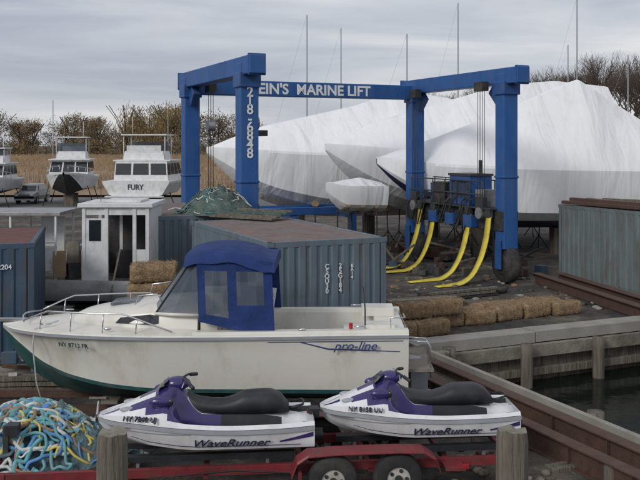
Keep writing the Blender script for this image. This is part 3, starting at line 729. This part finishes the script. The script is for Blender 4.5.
for x0 in (.3,3.6):
    for y in (-.3,.3):
        b.beam((x0,y,.60),(x0+2.6,y,.60),.12,.09,M_seat)
        for q in (.3,2.2): b.beam((x0+q,y,.45),(x0+q,y,.6),.05,.05,M_galv)
b.beam((-1.35,0,.5),(-1.35,0,1.05),.08,.08,M_dark);b.box((-1.25,0,1.0),(.18,.2,.15),M_seat)
b.beam((3.15,0,.5),(3.15,0,1.15),.07,.07,M_red);b.box((3.22,0,1.12),(.16,.2,.13),M_seat)
b.tube([(0,-.6,.58),(1,-.66,.44),(2,-.66,.50),(3,-.67,.42),(4.2,-.67,.40),(5.5,-.66,.45)],.012,M_seat)
WX=-.17
for sd in (-1,1):
    b.beam((3.1+WX,sd*.72,.5),(3.1+WX,sd*1.0,.5),.05,.1,M_red)
    fr=[]
    for i,(x,z) in enumerate([(2.98,.50),(3.06,.70),(3.22,.80),(3.6,.82),(4.05,.82),(4.5,.82),(4.9,.80),(5.06,.70),(5.14,.50)]):
        x+=WX;fr.append([(x,sd*.70,z),(x,sd*.98,z),(x,sd*1.0,z-.035),(x,sd*.995,z-.05),(x,sd*.7,z-.02)])
    b.loft(fr,M_red,closed=True,smooth=False)
    b.box((5.35,sd*.9,.52),(.10,.06,.06),M_red_lamp)
    b.box((5.2,sd*.8,.5),(.3,.3,.05),M_red)
b.build('frame',tr,bevel=.006)
b=B()
for x in (3.58+WX,4.53+WX):
    for sd in (-1,1):
        prof=[(.17,.09),(.21,.10),(.335,.09),(.36,.06),(.365,0),(.36,-.06),(.335,-.09),(.21,-.1),(.17,-.09)]
        rg=[[(x+math.cos(a)*q[0],sd*.85-q[1]*1.0,.385+math.sin(a)*q[0]) for a in [2*math.pi*k/30 for k in range(30)]] for q in prof]
        b.loft(rg,lambda i,j:M_rubber,closed=True)
        b.cyl((x,sd*.85-.07,.385),(x,sd*.85+.07,.385),.178,m=M_rim,n=28)
        for k in range(5):
            a=k*1.257;b.cyl((x+math.cos(a)*.12,sd*.85-.085,.385+math.sin(a)*.12),(x+math.cos(a)*.12,sd*.85-.06,.385+math.sin(a)*.12),.028,m=M_dark,n=10)
        b.cyl((x,sd*.85-.11,.385),(x,sd*.85-.06,.385),.055,m=M_dark,n=14)
    b.cyl((x,-.85,.385),(x,.85,.385),.035,m=M_dark)
b.build('wheels',tr)
# ------------------------------------------------------------------ foreground posts
def post(x,y,r,z):
    b=B();rr=[];Nn=64
    for i in range(21):
        t=i/20;zz=-.05+(z+.05)*t
        def rad(a): 
            g=noise.noise(Vector((math.cos(a)*9,math.sin(a)*9,zz*.5+x)));g2=noise.noise(Vector((math.cos(a)*2,math.sin(a)*2,zz*.6+x)))
            return r*(1-.05*t)*(1+.06*g2-.09*max(0,g-.1)*2)*(1 if i<20 else .93)
        rr.append([(math.cos(a)*rad(a),math.sin(a)*rad(a),zz+((.05*noise.noise(Vector((math.cos(a)*1.5,math.sin(a)*1.5,x)))-(.02 if i==19 else 0)) if i>=19 else 0)) for a in [2*math.pi*k/Nn for k in range(Nn)]])
    b.loft(rr,M_wood,closed=True,smooth=True)
    c=[(0,0,z+.01)]+rr[-1];b.add(c,[(0,i,i%Nn+1) for i in range(1,Nn+1)],M_woodh,False)
    b.build('wooden_post',loc=(x,y,0))
post(-2.62,11.1,.205,1.57);post(2.42,11.1,.21,1.60);post(4.45,13.4,.13,.35);post(3.0,21.6,.2,.12)
# ------------------------------------------------------------------ fishing gear heap
gc=(-4.5,13.7,.35)
def gear(b):
    for mats,k,rad in (([M_pteal],40,.034),([M_pwhite],34,.026),([M_pyel],20,.022),([M_pblue,M_tan,M_pblue],34,.028),([M_gdark,M_pteal],20,.03)):
        ropes(gc,(1.35,.85),.78,mats,k,rad)(b)
    for i in range(60):
        a=random.random()*6.3;q=math.sqrt(random.random())*.9;x=gc[0]+math.cos(a)*q*1.3;y=gc[1]+math.sin(a)*q*.8;z=gc[2]+.80*(1-q**2)+.03
        b.ball((x,y,z),(random.uniform(.05,.13),random.uniform(.04,.08),random.uniform(.04,.07)),random.choice([M_pteal,M_pwhite,M_pblue,M_pteal,M_pblue,M_pwhite,M_tan,M_porange]),n=9,k=6)
    for i in range(12):
        a=random.random()*6.3;q=.6;x=gc[0]+math.cos(a)*q*1.3;y=gc[1]+math.sin(a)*q*.8;vv=[];K=7
        for ii in range(K):
            vv.append([(x+(ii-3)*.07*math.cos(a)-(jj-2)*.05*math.sin(a),y+(ii-3)*.07*math.sin(a)+(jj-2)*.05*math.cos(a),gc[2]+.80*(1-q*q)+.02+.10*noise.noise(Vector((ii*.7,jj*.7,i*3.3)))) for jj in range(5)])
        b.loft(vv,random.choice([M_pteal,M_pwhite,M_pwhite,M_pblue]))
mound('fishing_gear_pile',gc,(1.35,.85),.72,M_gdark,9,gear,.3)
b=B();b.box((-4.5,13.7,.18),(3.2,1.9,.34),M_wood);b.build('wooden_platform',bevel=.02)
# ------------------------------------------------------------------ crates, lumber, clutter
def crate(c,d,rz,m):
    r=root('wooden_crate',c,rz);b=B();x,y,z=d
    b.box((0,0,z/2),(x-.06,y-.06,z-.04),m)
    for sx in (-1,1):
        for sy in (-1,1): b.box((sx*(x/2-.04),sy*(y/2-.01),z/2),(.08,.05,z),m)
    for zz in (.05,z-.05,z*.5): b.box((0,-y/2+.0,zz),(x-.17,.04,.09),m);b.box((0,y/2,zz),(x-.17,.04,.09),m)
    b.build('panels',r,bevel=.006)
crate((-4.15,21.9,0),(1.3,1.1,1.40),R(12),M_woodh)
for zz,yy,dx in ((1.39,21.62,0),(1.39,22.16,.04),(1.82,21.72,.03),(1.82,22.22,-.02)): bale((-4.15+dx,yy,zz),R(12)+random.uniform(-.06,.06),Ln=1.12,w=.52,h=.43)
crate((-5.6,20.6,0),(1.2,1.0,1.1),R(-5),M_woodh)
def lumber(c,rz,L,n,mats,name='lumber_pile',w=.2):
    b=B()
    for i in range(n):
        b.box((random.uniform(-.2,.2),(i%4)*.26-.4+random.uniform(-.04,.04),.06+(i//4)*.1),(L*random.uniform(.7,1),w,.08),random.choice(mats),rz=random.uniform(-.05,.05))
    b.build(name,loc=c,rz=rz,bevel=.006)
lumber((-4.9,19.7,1.1),R(8),2.4,12,[M_woodh,M_wood,M_woodl]);lumber((-6.0,18.6,.02),R(5),3,16,[M_wood,M_woodh])
lumber((2.8,18.8,.02),R(-60),3.0,8,[M_wood,M_woodh,M_woodl]);lumber((3.2,28.4,.02),R(20),3,10,[M_wood,M_rust,M_woodh]);lumber((4.6,30.0,.02),R(30),3.2,9,[M_rust,M_dark,M_wood])
lumber((-1.5,11.6,.02),R(15),2.2,6,[M_wood,M_rust])
def tire(c,r,tilt=0):
    b=B();b.M=Matrix.Rotation(tilt,4,'X');prof=[(r*.55,-.08),(r*.75,-.11),(r*.95,-.08),(r,0),(r*.95,.08),(r*.75,.11),(r*.55,.08),(r*.58,0)]
    b.loft([[(math.cos(a)*q[0],math.sin(a)*q[0],q[1]) for a in [2*math.pi*k/24 for k in range(24)]] for q in prof+prof[:1]],M_rubber,closed=True);b.build('old_tire',loc=c)
for c,r,t in (((-2.9,18.7,.12),.38,0),((2.6,17.1,.12),.36,.0),((-.6,11.9,.12),.33,0),((6.2,31.0,.13),.4,0)): tire(c,r,t)
b=B()
for i in range(110):
    x=random.uniform(2.0,5.2);y=random.uniform(11.6,15)
    if (Vector((x,y,0))-S0).dot(E1)>-2.1: continue
    s=random.uniform(.03,.12);b.ball((x,y,s*.3),(s,s*random.uniform(.6,1.2),s*.6),random.choice([M_conc,M_wood,M_woodh,M_rust]),n=6,k=4)
for i in range(160):
    x=random.uniform(.5,9);y=random.uniform(27.5,35);s=random.uniform(.03,.12);b.ball((x,y,s*.2),(s*1.3,s,s*.6),random.choice([M_conc,M_wood,M_straw,M_rust,M_dark]),n=6,k=4)
b.build('rubble')
b=B();rr=[]
for i in range(7): rr.append([(i*.12,j*.12+.03*math.sin(i*2),.08+.07*noise.noise(Vector((i*.9,j*.8,2)))) for j in range(5)])
b.loft(rr,M_pwhite);b.build('plastic_sheet',loc=(1.85,12.3,.02))
b=B();b.tube([(2.0+.35*math.cos(a)*(1+a*.01),16.2+.3*math.sin(a),.05+a*.012) for a in [i*.4 for i in range(60)]],.02,M_skig);b.build('coiled_hose')
b=B()
for i in range(60):
    x=random.uniform(-8,-2.6);y=random.uniform(17.9,20);s=random.uniform(.1,.4)
    b.box((x,y,random.uniform(.1,.9)),(s,s*.8,s*random.uniform(.4,1.2)),random.choice([M_dark,M_wood,M_rust,M_contb,M_woodh,M_net,M_pwhite]),rz=random.random()*3,rx=random.uniform(-.4,.4))
for i in range(16):
    x=random.uniform(-7,-3);y=random.uniform(18,20);b.beam((x,y,random.uniform(.2,1.2)),(x+random.uniform(-1.2,1.2),y+random.uniform(-.3,.5),random.uniform(.3,1.5)),.08,.08,random.choice([M_dark,M_galv,M_woodh,M_rust]))
b.build('scrap_pile',bevel=.01)
b=B()
for i in range(100):
    x=random.uniform(-6,9);y=random.uniform(37,44);s=random.uniform(.2,.8)
    if i>45:x=random.uniform(2.5,9);y=random.uniform(34.5,38.5);s*=.55
    b.box((x,y,s*.4),(s,s*.8,s*random.uniform(.5,1.5)),random.choice([M_dark,M_wood,M_rust,M_contb,M_dark,M_dark,M_rust]),rz=random.random()*3,taper=random.uniform(.7,1))
for i in range(24):
    x=random.uniform(1,9);y=random.uniform(35,41);b.beam((x,y,random.uniform(.1,.8)),(x+random.uniform(-1.5,1.5),y+random.uniform(-.5,.5),random.uniform(.1,1.4)),.09,.09,random.choice([M_dark,M_wood,M_rust]))
b.build('yard_clutter',bevel=.02)
b=B();b.box((0,0,2.0),(7,.35,.35),M_liftblue);b.box((0,2,2.0),(7,.3,.3),M_liftblue)
for x in (-3,0,3): b.box((x,0,.9),(.3,.3,1.8),M_liftblue2);b.box((x,1,1.7),(.25,1.7,.2),M_liftblue2)
b.build('steel_boat_cradle',loc=(-1.2,42.5,0),rz=R(20),bevel=.02)
# ------------------------------------------------------------------ work boat with wheelhouse
wb=root('work_boat',(-12.1,26.2,0),R(0))
b=B();hl=7.3;rings=[]
hw=curve([(0,.05),(.5,.5),(1.5,.95),(3,1.15),(7.3,1.1)]);hs=curve([(0,1.7),(2,1.45),(7.3,1.3)]);hk=curve([(0,1.4),(.5,.8),(1.5,.45),(7.3,.4)])
for i in range(25):
    x=hl*i/24;q=hw(x);s=hs(x);k=hk(x)
    rings.append([(x,-q,s),(x,-q*.95,s-.25),(x,-q*.8,k+.3),(x,0,k),(x,q*.8,k+.3),(x,q*.95,s-.25),(x,q,s)])
b.loft(rings,lambda i,j:M_white2 if j in(0,1,4,5) else M_navy);b.add(rings[-1],[tuple(range(7))],M_white2)
b.loft([[(r_[0][0],r_[0][1]*.98,r_[0][2]-.12),(r_[0][0],-r_[0][1]*.98,r_[0][2]-.12)] for r_ in rings],M_woodh)
for x in (2,5): b.box((x,0,.2),(.4,1,.42),M_wood)
b.build('hull',wb)
b=B();x0=5.28;x1=7.2;y0=-.95;y1=.95;z0=1.2;z1=3.42
b.box(((x0+x1)/2,0,z1+.05),(x1-x0+.22,2.15,.11),M_white2);b.box(((x0+x1)/2+.1,0,z1+.14),(1.1,1.2,.06),M_white2)
for x in (x0+.05,x0+.7,x1-.42,x1-.05): 
    for y in (y0,y1): b.box((x,y,(z0+z1)/2),(.10,.1,z1-z0),M_white2)
b.box((x0+.37,y0,(z0+z1)/2-.15),(.56,.05,z1-z0-.35),M_white2);b.box((x0+.37,y1,(z0+2.25)/2),(.56,.06,2.25-z0),M_white2)
b.box((x0+.37,y0-.03,2.75),(.34,.03,.6),M_glass)
b.box((x1-.24,y0,(z0+2.2)/2),(.27,.06,2.2-z0),M_white2)
b.box(((x0+x1)/2,y0+.02,z1-.12),(x1-x0-.2,.07,.22),M_white2)
b.box((x0,0,(z0+2.2)/2),(.08,1.8,2.2-z0),M_white2);b.box((x1,0,(z0+z1)/2),(.06,1.8,z1-z0),M_white2)
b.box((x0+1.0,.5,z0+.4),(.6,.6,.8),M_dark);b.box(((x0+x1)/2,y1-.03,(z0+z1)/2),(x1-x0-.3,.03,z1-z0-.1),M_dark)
b.box((x0+.95,y0-.12,z0+.25),(.05,.04,1.6),M_woodh,ry=R(12))
b.tube([(x0+.3,0,z1+.1),(x0+.3,0,z1+.7)],.012,M_dark)
b.build('wheelhouse',wb,bevel=.012)
b=B()
for x in (1.9,3.2,4.5):
    for y in (-.9,.9): b.tube([(x,y,1.3),(x,y,3.2)],.035,M_white2)
b.box((3.2,0,3.22),(2.9,1.95,.10),M_galv);b.tube([(1.9,-.9,2.4),(4.5,-.9,2.4)],.03,M_white2);b.box((4.1,.2,2.2),(.7,.1,1.7),M_white2)
for i in range(26): b.box((random.uniform(1.2,5.0),random.uniform(-.8,.7),1.5+random.random()*.5),(random.uniform(.1,.5),.3,random.uniform(.2,.8)),random.choice([M_pwhite,M_dark,M_tan,M_woodh,M_white2,M_dark,M_galv]),rz=random.random(),rx=random.uniform(-.3,.3))
b.build('canopy_and_gear',wb,bevel=.01)
# ------------------------------------------------------------------ background yachts
def yacht(loc,rz,w,h,bow,name_txt=None,blue=False,sz=1.0):
    r=root('motor_yacht',loc,rz);r.scale=(1,1,sz);b=B();L=9
    hwf=curve([(0,.04),(1,.45),(2.5,.8),(5,1),(9,.95)]);rings=[]
    for i in range(25):
        x=L*i/24;q=hwf(x)*w/2;s=2.75-.45*min(1,x/5);k=.9+max(0,(1-x/2.2))*1.5;c=k+.5
        c=min(c,s-.1)
        rings.append([(q,x,s),(q*.98,x,s-.15),(q*.82,x,c+.15),(q*.78,x,c),(0,x,min(k,s-.15)),(-q*.78,x,c),(-q*.82,x,c+.15),(-q*.98,x,s-.15),(-q,x,s)])
    b.loft(rings,lambda i,j:(M_navy if blue else M_dark) if j in(3,4) else M_white2,smooth=False);b.add(rings[-1],[tuple(range(9))],M_white2)
    b.loft([[rg[0],rg[-1]] for rg in rings],M_white2)
    def cab(y0,y1,wa,z0,z1,rake,ms=M_white2,win=True):
        hw=wa/2;t=.12
        v=[(-hw,y0,z0),(hw,y0,z0),(hw,y1,z0),(-hw,y1,z0),(-hw+t,y0+rake,z1),(hw-t,y0+rake,z1),(hw-t,y1-.1,z1),(-hw+t,y1-.1,z1)]
        b.add(v,[(0,1,5,4),(1,2,6,5),(2,3,7,6),(3,0,4,7),(4,5,6,7)],ms)
        if win:
            def lp(a,c,f): return Vector(a)+(Vector(c)-Vector(a))*f
            for q,nrm in (((0,1,5,4),(0,-1,0)),((1,2,6,5),(1,0,0)),((2,3,7,6),(0,1,0)),((3,0,4,7),(-1,0,0))):
                A,Bv,C,D=[v[i] for i in q];k=3 if abs(nrm[1]) else 4
                for i in range(k):
                    u0=(i+.06)/k;u1=(i+.94)/k;pp=[]
                    for u,vv in ((u0,.30),(u1,.30),(u1,.90),(u0,.90)):
                        pp.append(lp(lp(A,Bv,u),lp(D,C,u),vv)+Vector(nrm)*.015)
                    b.poly(pp,M_glass)
    cab(2.6,7.6,w*.78,2.3,3.6,1.0)
    b.box((0,5.3,3.66),(w*.82,4.2,.1),M_white2)
    cab(4.3,6.8,w*.6,3.7,4.3,.4,win=False)
    for x in (-w*.3,w*.3):
        for y in (4.6,6.6): b.tube([(x,y,3.7),(x,y,h-.1)],.035,M_white2)
    b.box((0,5.6,h-.06),(w*.66,2.4,.09),M_white2)
    b.box((0,5.0,4.6),(w*.55,.04,.7),M_clear);b.box((0,6.7,4.4),(w*.5,.04,.6),M_white2)
    for sd in (-1,1):
        pts=[(sd*hwf(y)*w/2*.93,y,2.75-.45*min(1,y/5)+.5) for y in [.3+.5*i for i in range(9)]];b.tube(pts,.025,M_steel)
        for p in pts[::2]: b.tube([p,(p[0],p[1],p[2]-.5)],.02,M_steel)
    b.tube([(w*.2,6,h),(w*.2,6.1,h+1.2)],.02,M_white2)
    for y in (3,6): b.box((0,y,.45),(.8,.4,.9),M_wood)
    for y in (2.8,7):
        for sd in (-1,1): b.tube([(sd*w*.5,y,.02),(sd*w*.38,y,1.6)],.04,M_dark)
    b.box((0,9.3,1.3),(w*.8,.6,.08),M_white2)
    b.build('hull_and_cabin',r)
    if name_txt: text(name_txt,'name_lettering',r,(0,9.03,1.75),.5,M_textd,rot=(R(90),0,R(180)),align='CENTER')
yacht((-21.0,72,0),R(8),4.2,5.5,True,sz=1.08)
yacht((-12.9,73.5,0),R(176),5.3,5.5,False,name_txt='FURY',sz=1.10)
yacht((-27.7,70,0),R(5),4.3,5.0,True,sz=1.0)
yacht((-42,80,0),R(-8),4,5.4,True)
cr=root('parked_car',(-25.9,77,0),R(0));b=B()
prof=[(0,.55),(0,.95),(.5,1.05),(1.1,1.12),(1.6,1.6),(2.0,1.72),(3.6,1.70),(4.2,1.2),(4.45,1.0),(4.5,.5)]
rr=[]
for y,z in prof:
    ww=.88 if z<1.15 else .70;rr.append([(-.86,y,.35),(-.9,y,.7),(-ww,y,z-.05),(-ww+.08,y,z),(ww-.08,y,z),(ww,y,z-.05),(.9,y,.7),(.86,y,.35)])
b.loft(rr,M_carpaint,closed=True,smooth=False,cap=True)
b.poly([(-.62,1.12,1.2),(.62,1.12,1.2),(.6,1.52,1.58),(-.6,1.52,1.58)],M_glass)
for sd in (-1,1): b.poly([(sd*.83,1.5,1.2),(sd*.83,3.9,1.2),(sd*.73,3.6,1.6),(sd*.73,1.8,1.6)],M_glass)
b.box((0,-.02,.72),(1.1,.05,.16),M_dark)
for sd in (-1,1): b.box((sd*.66,-.02,.85),(.3,.05,.16),M_text)
b.build('body',cr)
b=B()
for y in (.85,3.6):
    for sd in (-1,1): b.cyl((sd*.7,y,.33),(sd*.92,y,.33),.33,m=M_rubber,n=20);b.cyl((sd*.92,y,.33),(sd*.93,y,.33),.2,m=M_rim)
b.build('wheels',cr)
# ------------------------------------------------------------------ sailboats (masts)
def sailboat(x,y,ztop,r=.09,far=False):
    rt=root('sailboat',(x,y,0),R(random.uniform(-20,20)));b=B();rings=[];dz=-2.0 if far else 0
    hwf=curve([(-4.5,.05),(-2,1.2),(1,1.5),(4,1.1)])
    for i in range(17):
        u=-4.5+8.5*i/16;q=hwf(u);rings.append([(u,-q,2.9+dz),(u,-q*.8,2.1+dz),(u,0,1.6+dz),(u,q*.8,2.1+dz),(u,q,2.9+dz)])
    b.loft(rings,M_white2,smooth=True);b.loft([[g[0],g[-1]] for g in rings],M_white2);b.box((.4,0,3.1+dz),(3.2,1.4,.4),M_white2)
    if not far:
        b.box((0,0,.9),(1.6,.3,1.5),M_navy)
        for u in(-2,2.3):
            for sd in(-1,1): b.tube([(u,sd*1.6,0),(u,sd*1.0,2.2)],.04,M_dark)
    b.build('hull',rt)
    b=B();b.cyl((0,0,2.9+dz),(0,0,ztop),r,r*.7,n=8,m=M_skig)
    if not far:
        z=2.9+(ztop-2.9)*.55;b.tube([(0,-.6,z),(0,.6,z)],.03,M_skig,n=5)
        b.tube([(-4.4,0,2.9),(0,0,ztop)],.009,M_skig,n=4)
        b.cyl((0,0,4.0),(3.6,0,4.0),.12,n=8,m=M_canvas)
    b.build('mast_and_rigging',rt)
for px,py,d in ((307,15,88),(341,28,92),(407,34,84),(458,3,86),(577,-3,84),(568,45,95),(628,55,90),(53,100,150),(168,108,150),(236,96,150)):
    sailboat((px-320)/880*d,d,5.2+(145-py)/880*d,r=.08 if d<100 else .09,far=d>100)
# ------------------------------------------------------------------ marsh + trees
b=B();vs_=[];fs_=[]
for i in range(46000):
    y=90+ (random.random()**1.6)*250;x=random.uniform(-150,30)
    h=random.uniform(1.2,2.3)*(1+.25*noise.noise(Vector((x*.08,y*.05,0))));w_=random.uniform(.05,.16)*(y/100);a=random.uniform(-.35,.35);o=len(vs_)
    vs_+=[(x-w_,y,.3),(x+w_,y+random.uniform(-.1,.1),.3),(x+a,y+random.uniform(-.2,.2),h)];fs_.append((o,o+1,o+2))
b.add(vs_,fs_,M_reed)
gx=[(-230+i*4) for i in range(90)];gy=[88+i*4 for i in range(72)]
b.loft([[(x,y,.2 if j==0 else 1.25+.35*noise.noise(Vector((x*.2,y*.2,2)))) for x in gx] for j,y in enumerate(gy)],M_reed)
b.build('marsh_reeds')
def crown(b,c,rx,rz,n,mats,size,willow=False):
    clumps=[]
    for i in range(26):
        a=random.random()*6.3;q=math.sqrt(random.random());zz=random.uniform(-.9,.9);f=math.sqrt(max(0,1-zz*zz))
        clumps.append((c[0]+math.cos(a)*q*rx*f*.9,c[1]+math.sin(a)*q*rx*f*.9,c[2]+zz*rz*.85,random.uniform(.25,.5)*rx,random.choice(mats)))
    V={m:([],[]) for m in mats}
    for i in range(n):
        k=random.choice(clumps);d=Vector((random.gauss(0,1),random.gauss(0,1),random.gauss(0,1)*.8)).normalized()*k[3]*random.random()**.5
        p=Vector(k[:3])+d
        if willow: p.z-=random.random()*rz*.45
        a=Vector((random.gauss(0,1),random.gauss(0,1),random.gauss(0,1))).normalized()*size*random.uniform(.5,1.3);c2=Vector((random.gauss(0,1),random.gauss(0,1),random.gauss(0,1))).normalized()*size*.6
        if willow: a=Vector((random.gauss(0,.15),random.gauss(0,.15),-1))*size*1.8;c2=Vector((random.gauss(0,1),random.gauss(0,1),0)).normalized()*size*.35
        v,f=V[k[4]];o=len(v);v+=[p,p+a,p+a*.5+c2];f.append((o,o+1,o+2))
    for m,(v,f) in V.items():
        if f: b.add(v,f,m)
b=B();x=-250
while x<180:
    y=random.uniform(340,385);h=random.uniform(15,21)
    left=x<-20
    if not left: h*=.72
    wl=-78<x<-56
    if wl: h=23.5
    if -38<x<5: h*=.8
    rx=h*random.uniform(.38,.52);mt=random.sample(M_leafs[:3] if left else M_leafs[1:3]+M_leafs[4:],2)
    if wl or random.random()<.25: mt=[M_leafs[0],M_leafs[3]]
    b.cyl((x,y,0),(x+random.uniform(-1,1),y,h*.7),.5,.15,n=6,m=M_bark)
    for k in range(8):
        a=random.random()*6.3;b.tube([(x,y,h*random.uniform(.2,.5)),(x+math.cos(a)*rx*.4,y+math.sin(a)*rx*.4,h*.65),(x+math.cos(a)*rx*.8,y+math.sin(a)*rx*.8,h*.88)],.12,M_bark,n=4)
    crown(b,(x,y,h*.52),rx,h*.48,3000,mt,.68,willow=(M_leafs[3] in mt))
    x+=random.uniform(3.2,6.2)
x=-250
while x<180:
    hh=random.uniform(2.5,5);crown(b,(x,random.uniform(322,342),hh*.8),4.5,hh,420,[M_leafs[1],M_leafs[2],M_leafs[0]],.75);x+=2.6
b.build('distant_treeline')
def baretree(seed,H):
    rnd=random.Random(seed);b=B()
    def br(p,d,l,r,lev):
        q=p+d*l
        b.cyl(p,q,r,r*.7,n=6 if lev<2 else 3,m=M_bark if lev<3 else M_twig,cap=False)
        if lev>=7 or r<.005: return
        k=3 if lev<6 else 2
        if lev==0:k=4
        for i in range(k):
            ax=Vector((rnd.gauss(0,1),rnd.gauss(0,1),rnd.gauss(0,.5))).normalized();nd=(d+ax*rnd.uniform(.35,.75)+Vector((0,0,.12))).normalized()
            br(p+d*l*rnd.uniform(.65,1.0),nd,l*rnd.uniform(.68,.86),max(r*rnd.uniform(.5,.66),.020 if lev<6 else .014),lev+1)
    br(Vector((0,0,0)),Vector((0,0,1)),H*.22,H*.016,0)
    top=max(v[2] for v in b.v);k=H/top;b.v=[(v[0]*k,v[1]*k,v[2]*k) for v in b.v]
    return b.build('bare_tree')
bt1=baretree(3,22);bt2=baretree(11,22)
pos=[(45,140,.92,bt1),(51,150,.9,bt2),(38.5,150,.80,bt2),(31,165,.78,bt1),(24,170,.74,bt2),(58,160,1.0,bt1),(68,150,.95,bt2),(35,190,.85,bt1),(48,175,.95,bt2),(16,190,.7,bt1),(80,160,1.0,bt1)]
first={}
for x,y,s,src in pos:
    if src.name not in first: o=src;first[src.name]=1
    else:
        o=bpy.data.objects.new('bare_tree',src.data);bpy.context.collection.objects.link(o)
    o.location=(x,y,0);o.scale=(s,s,s);o.rotation_euler[2]=random.random()*6.3
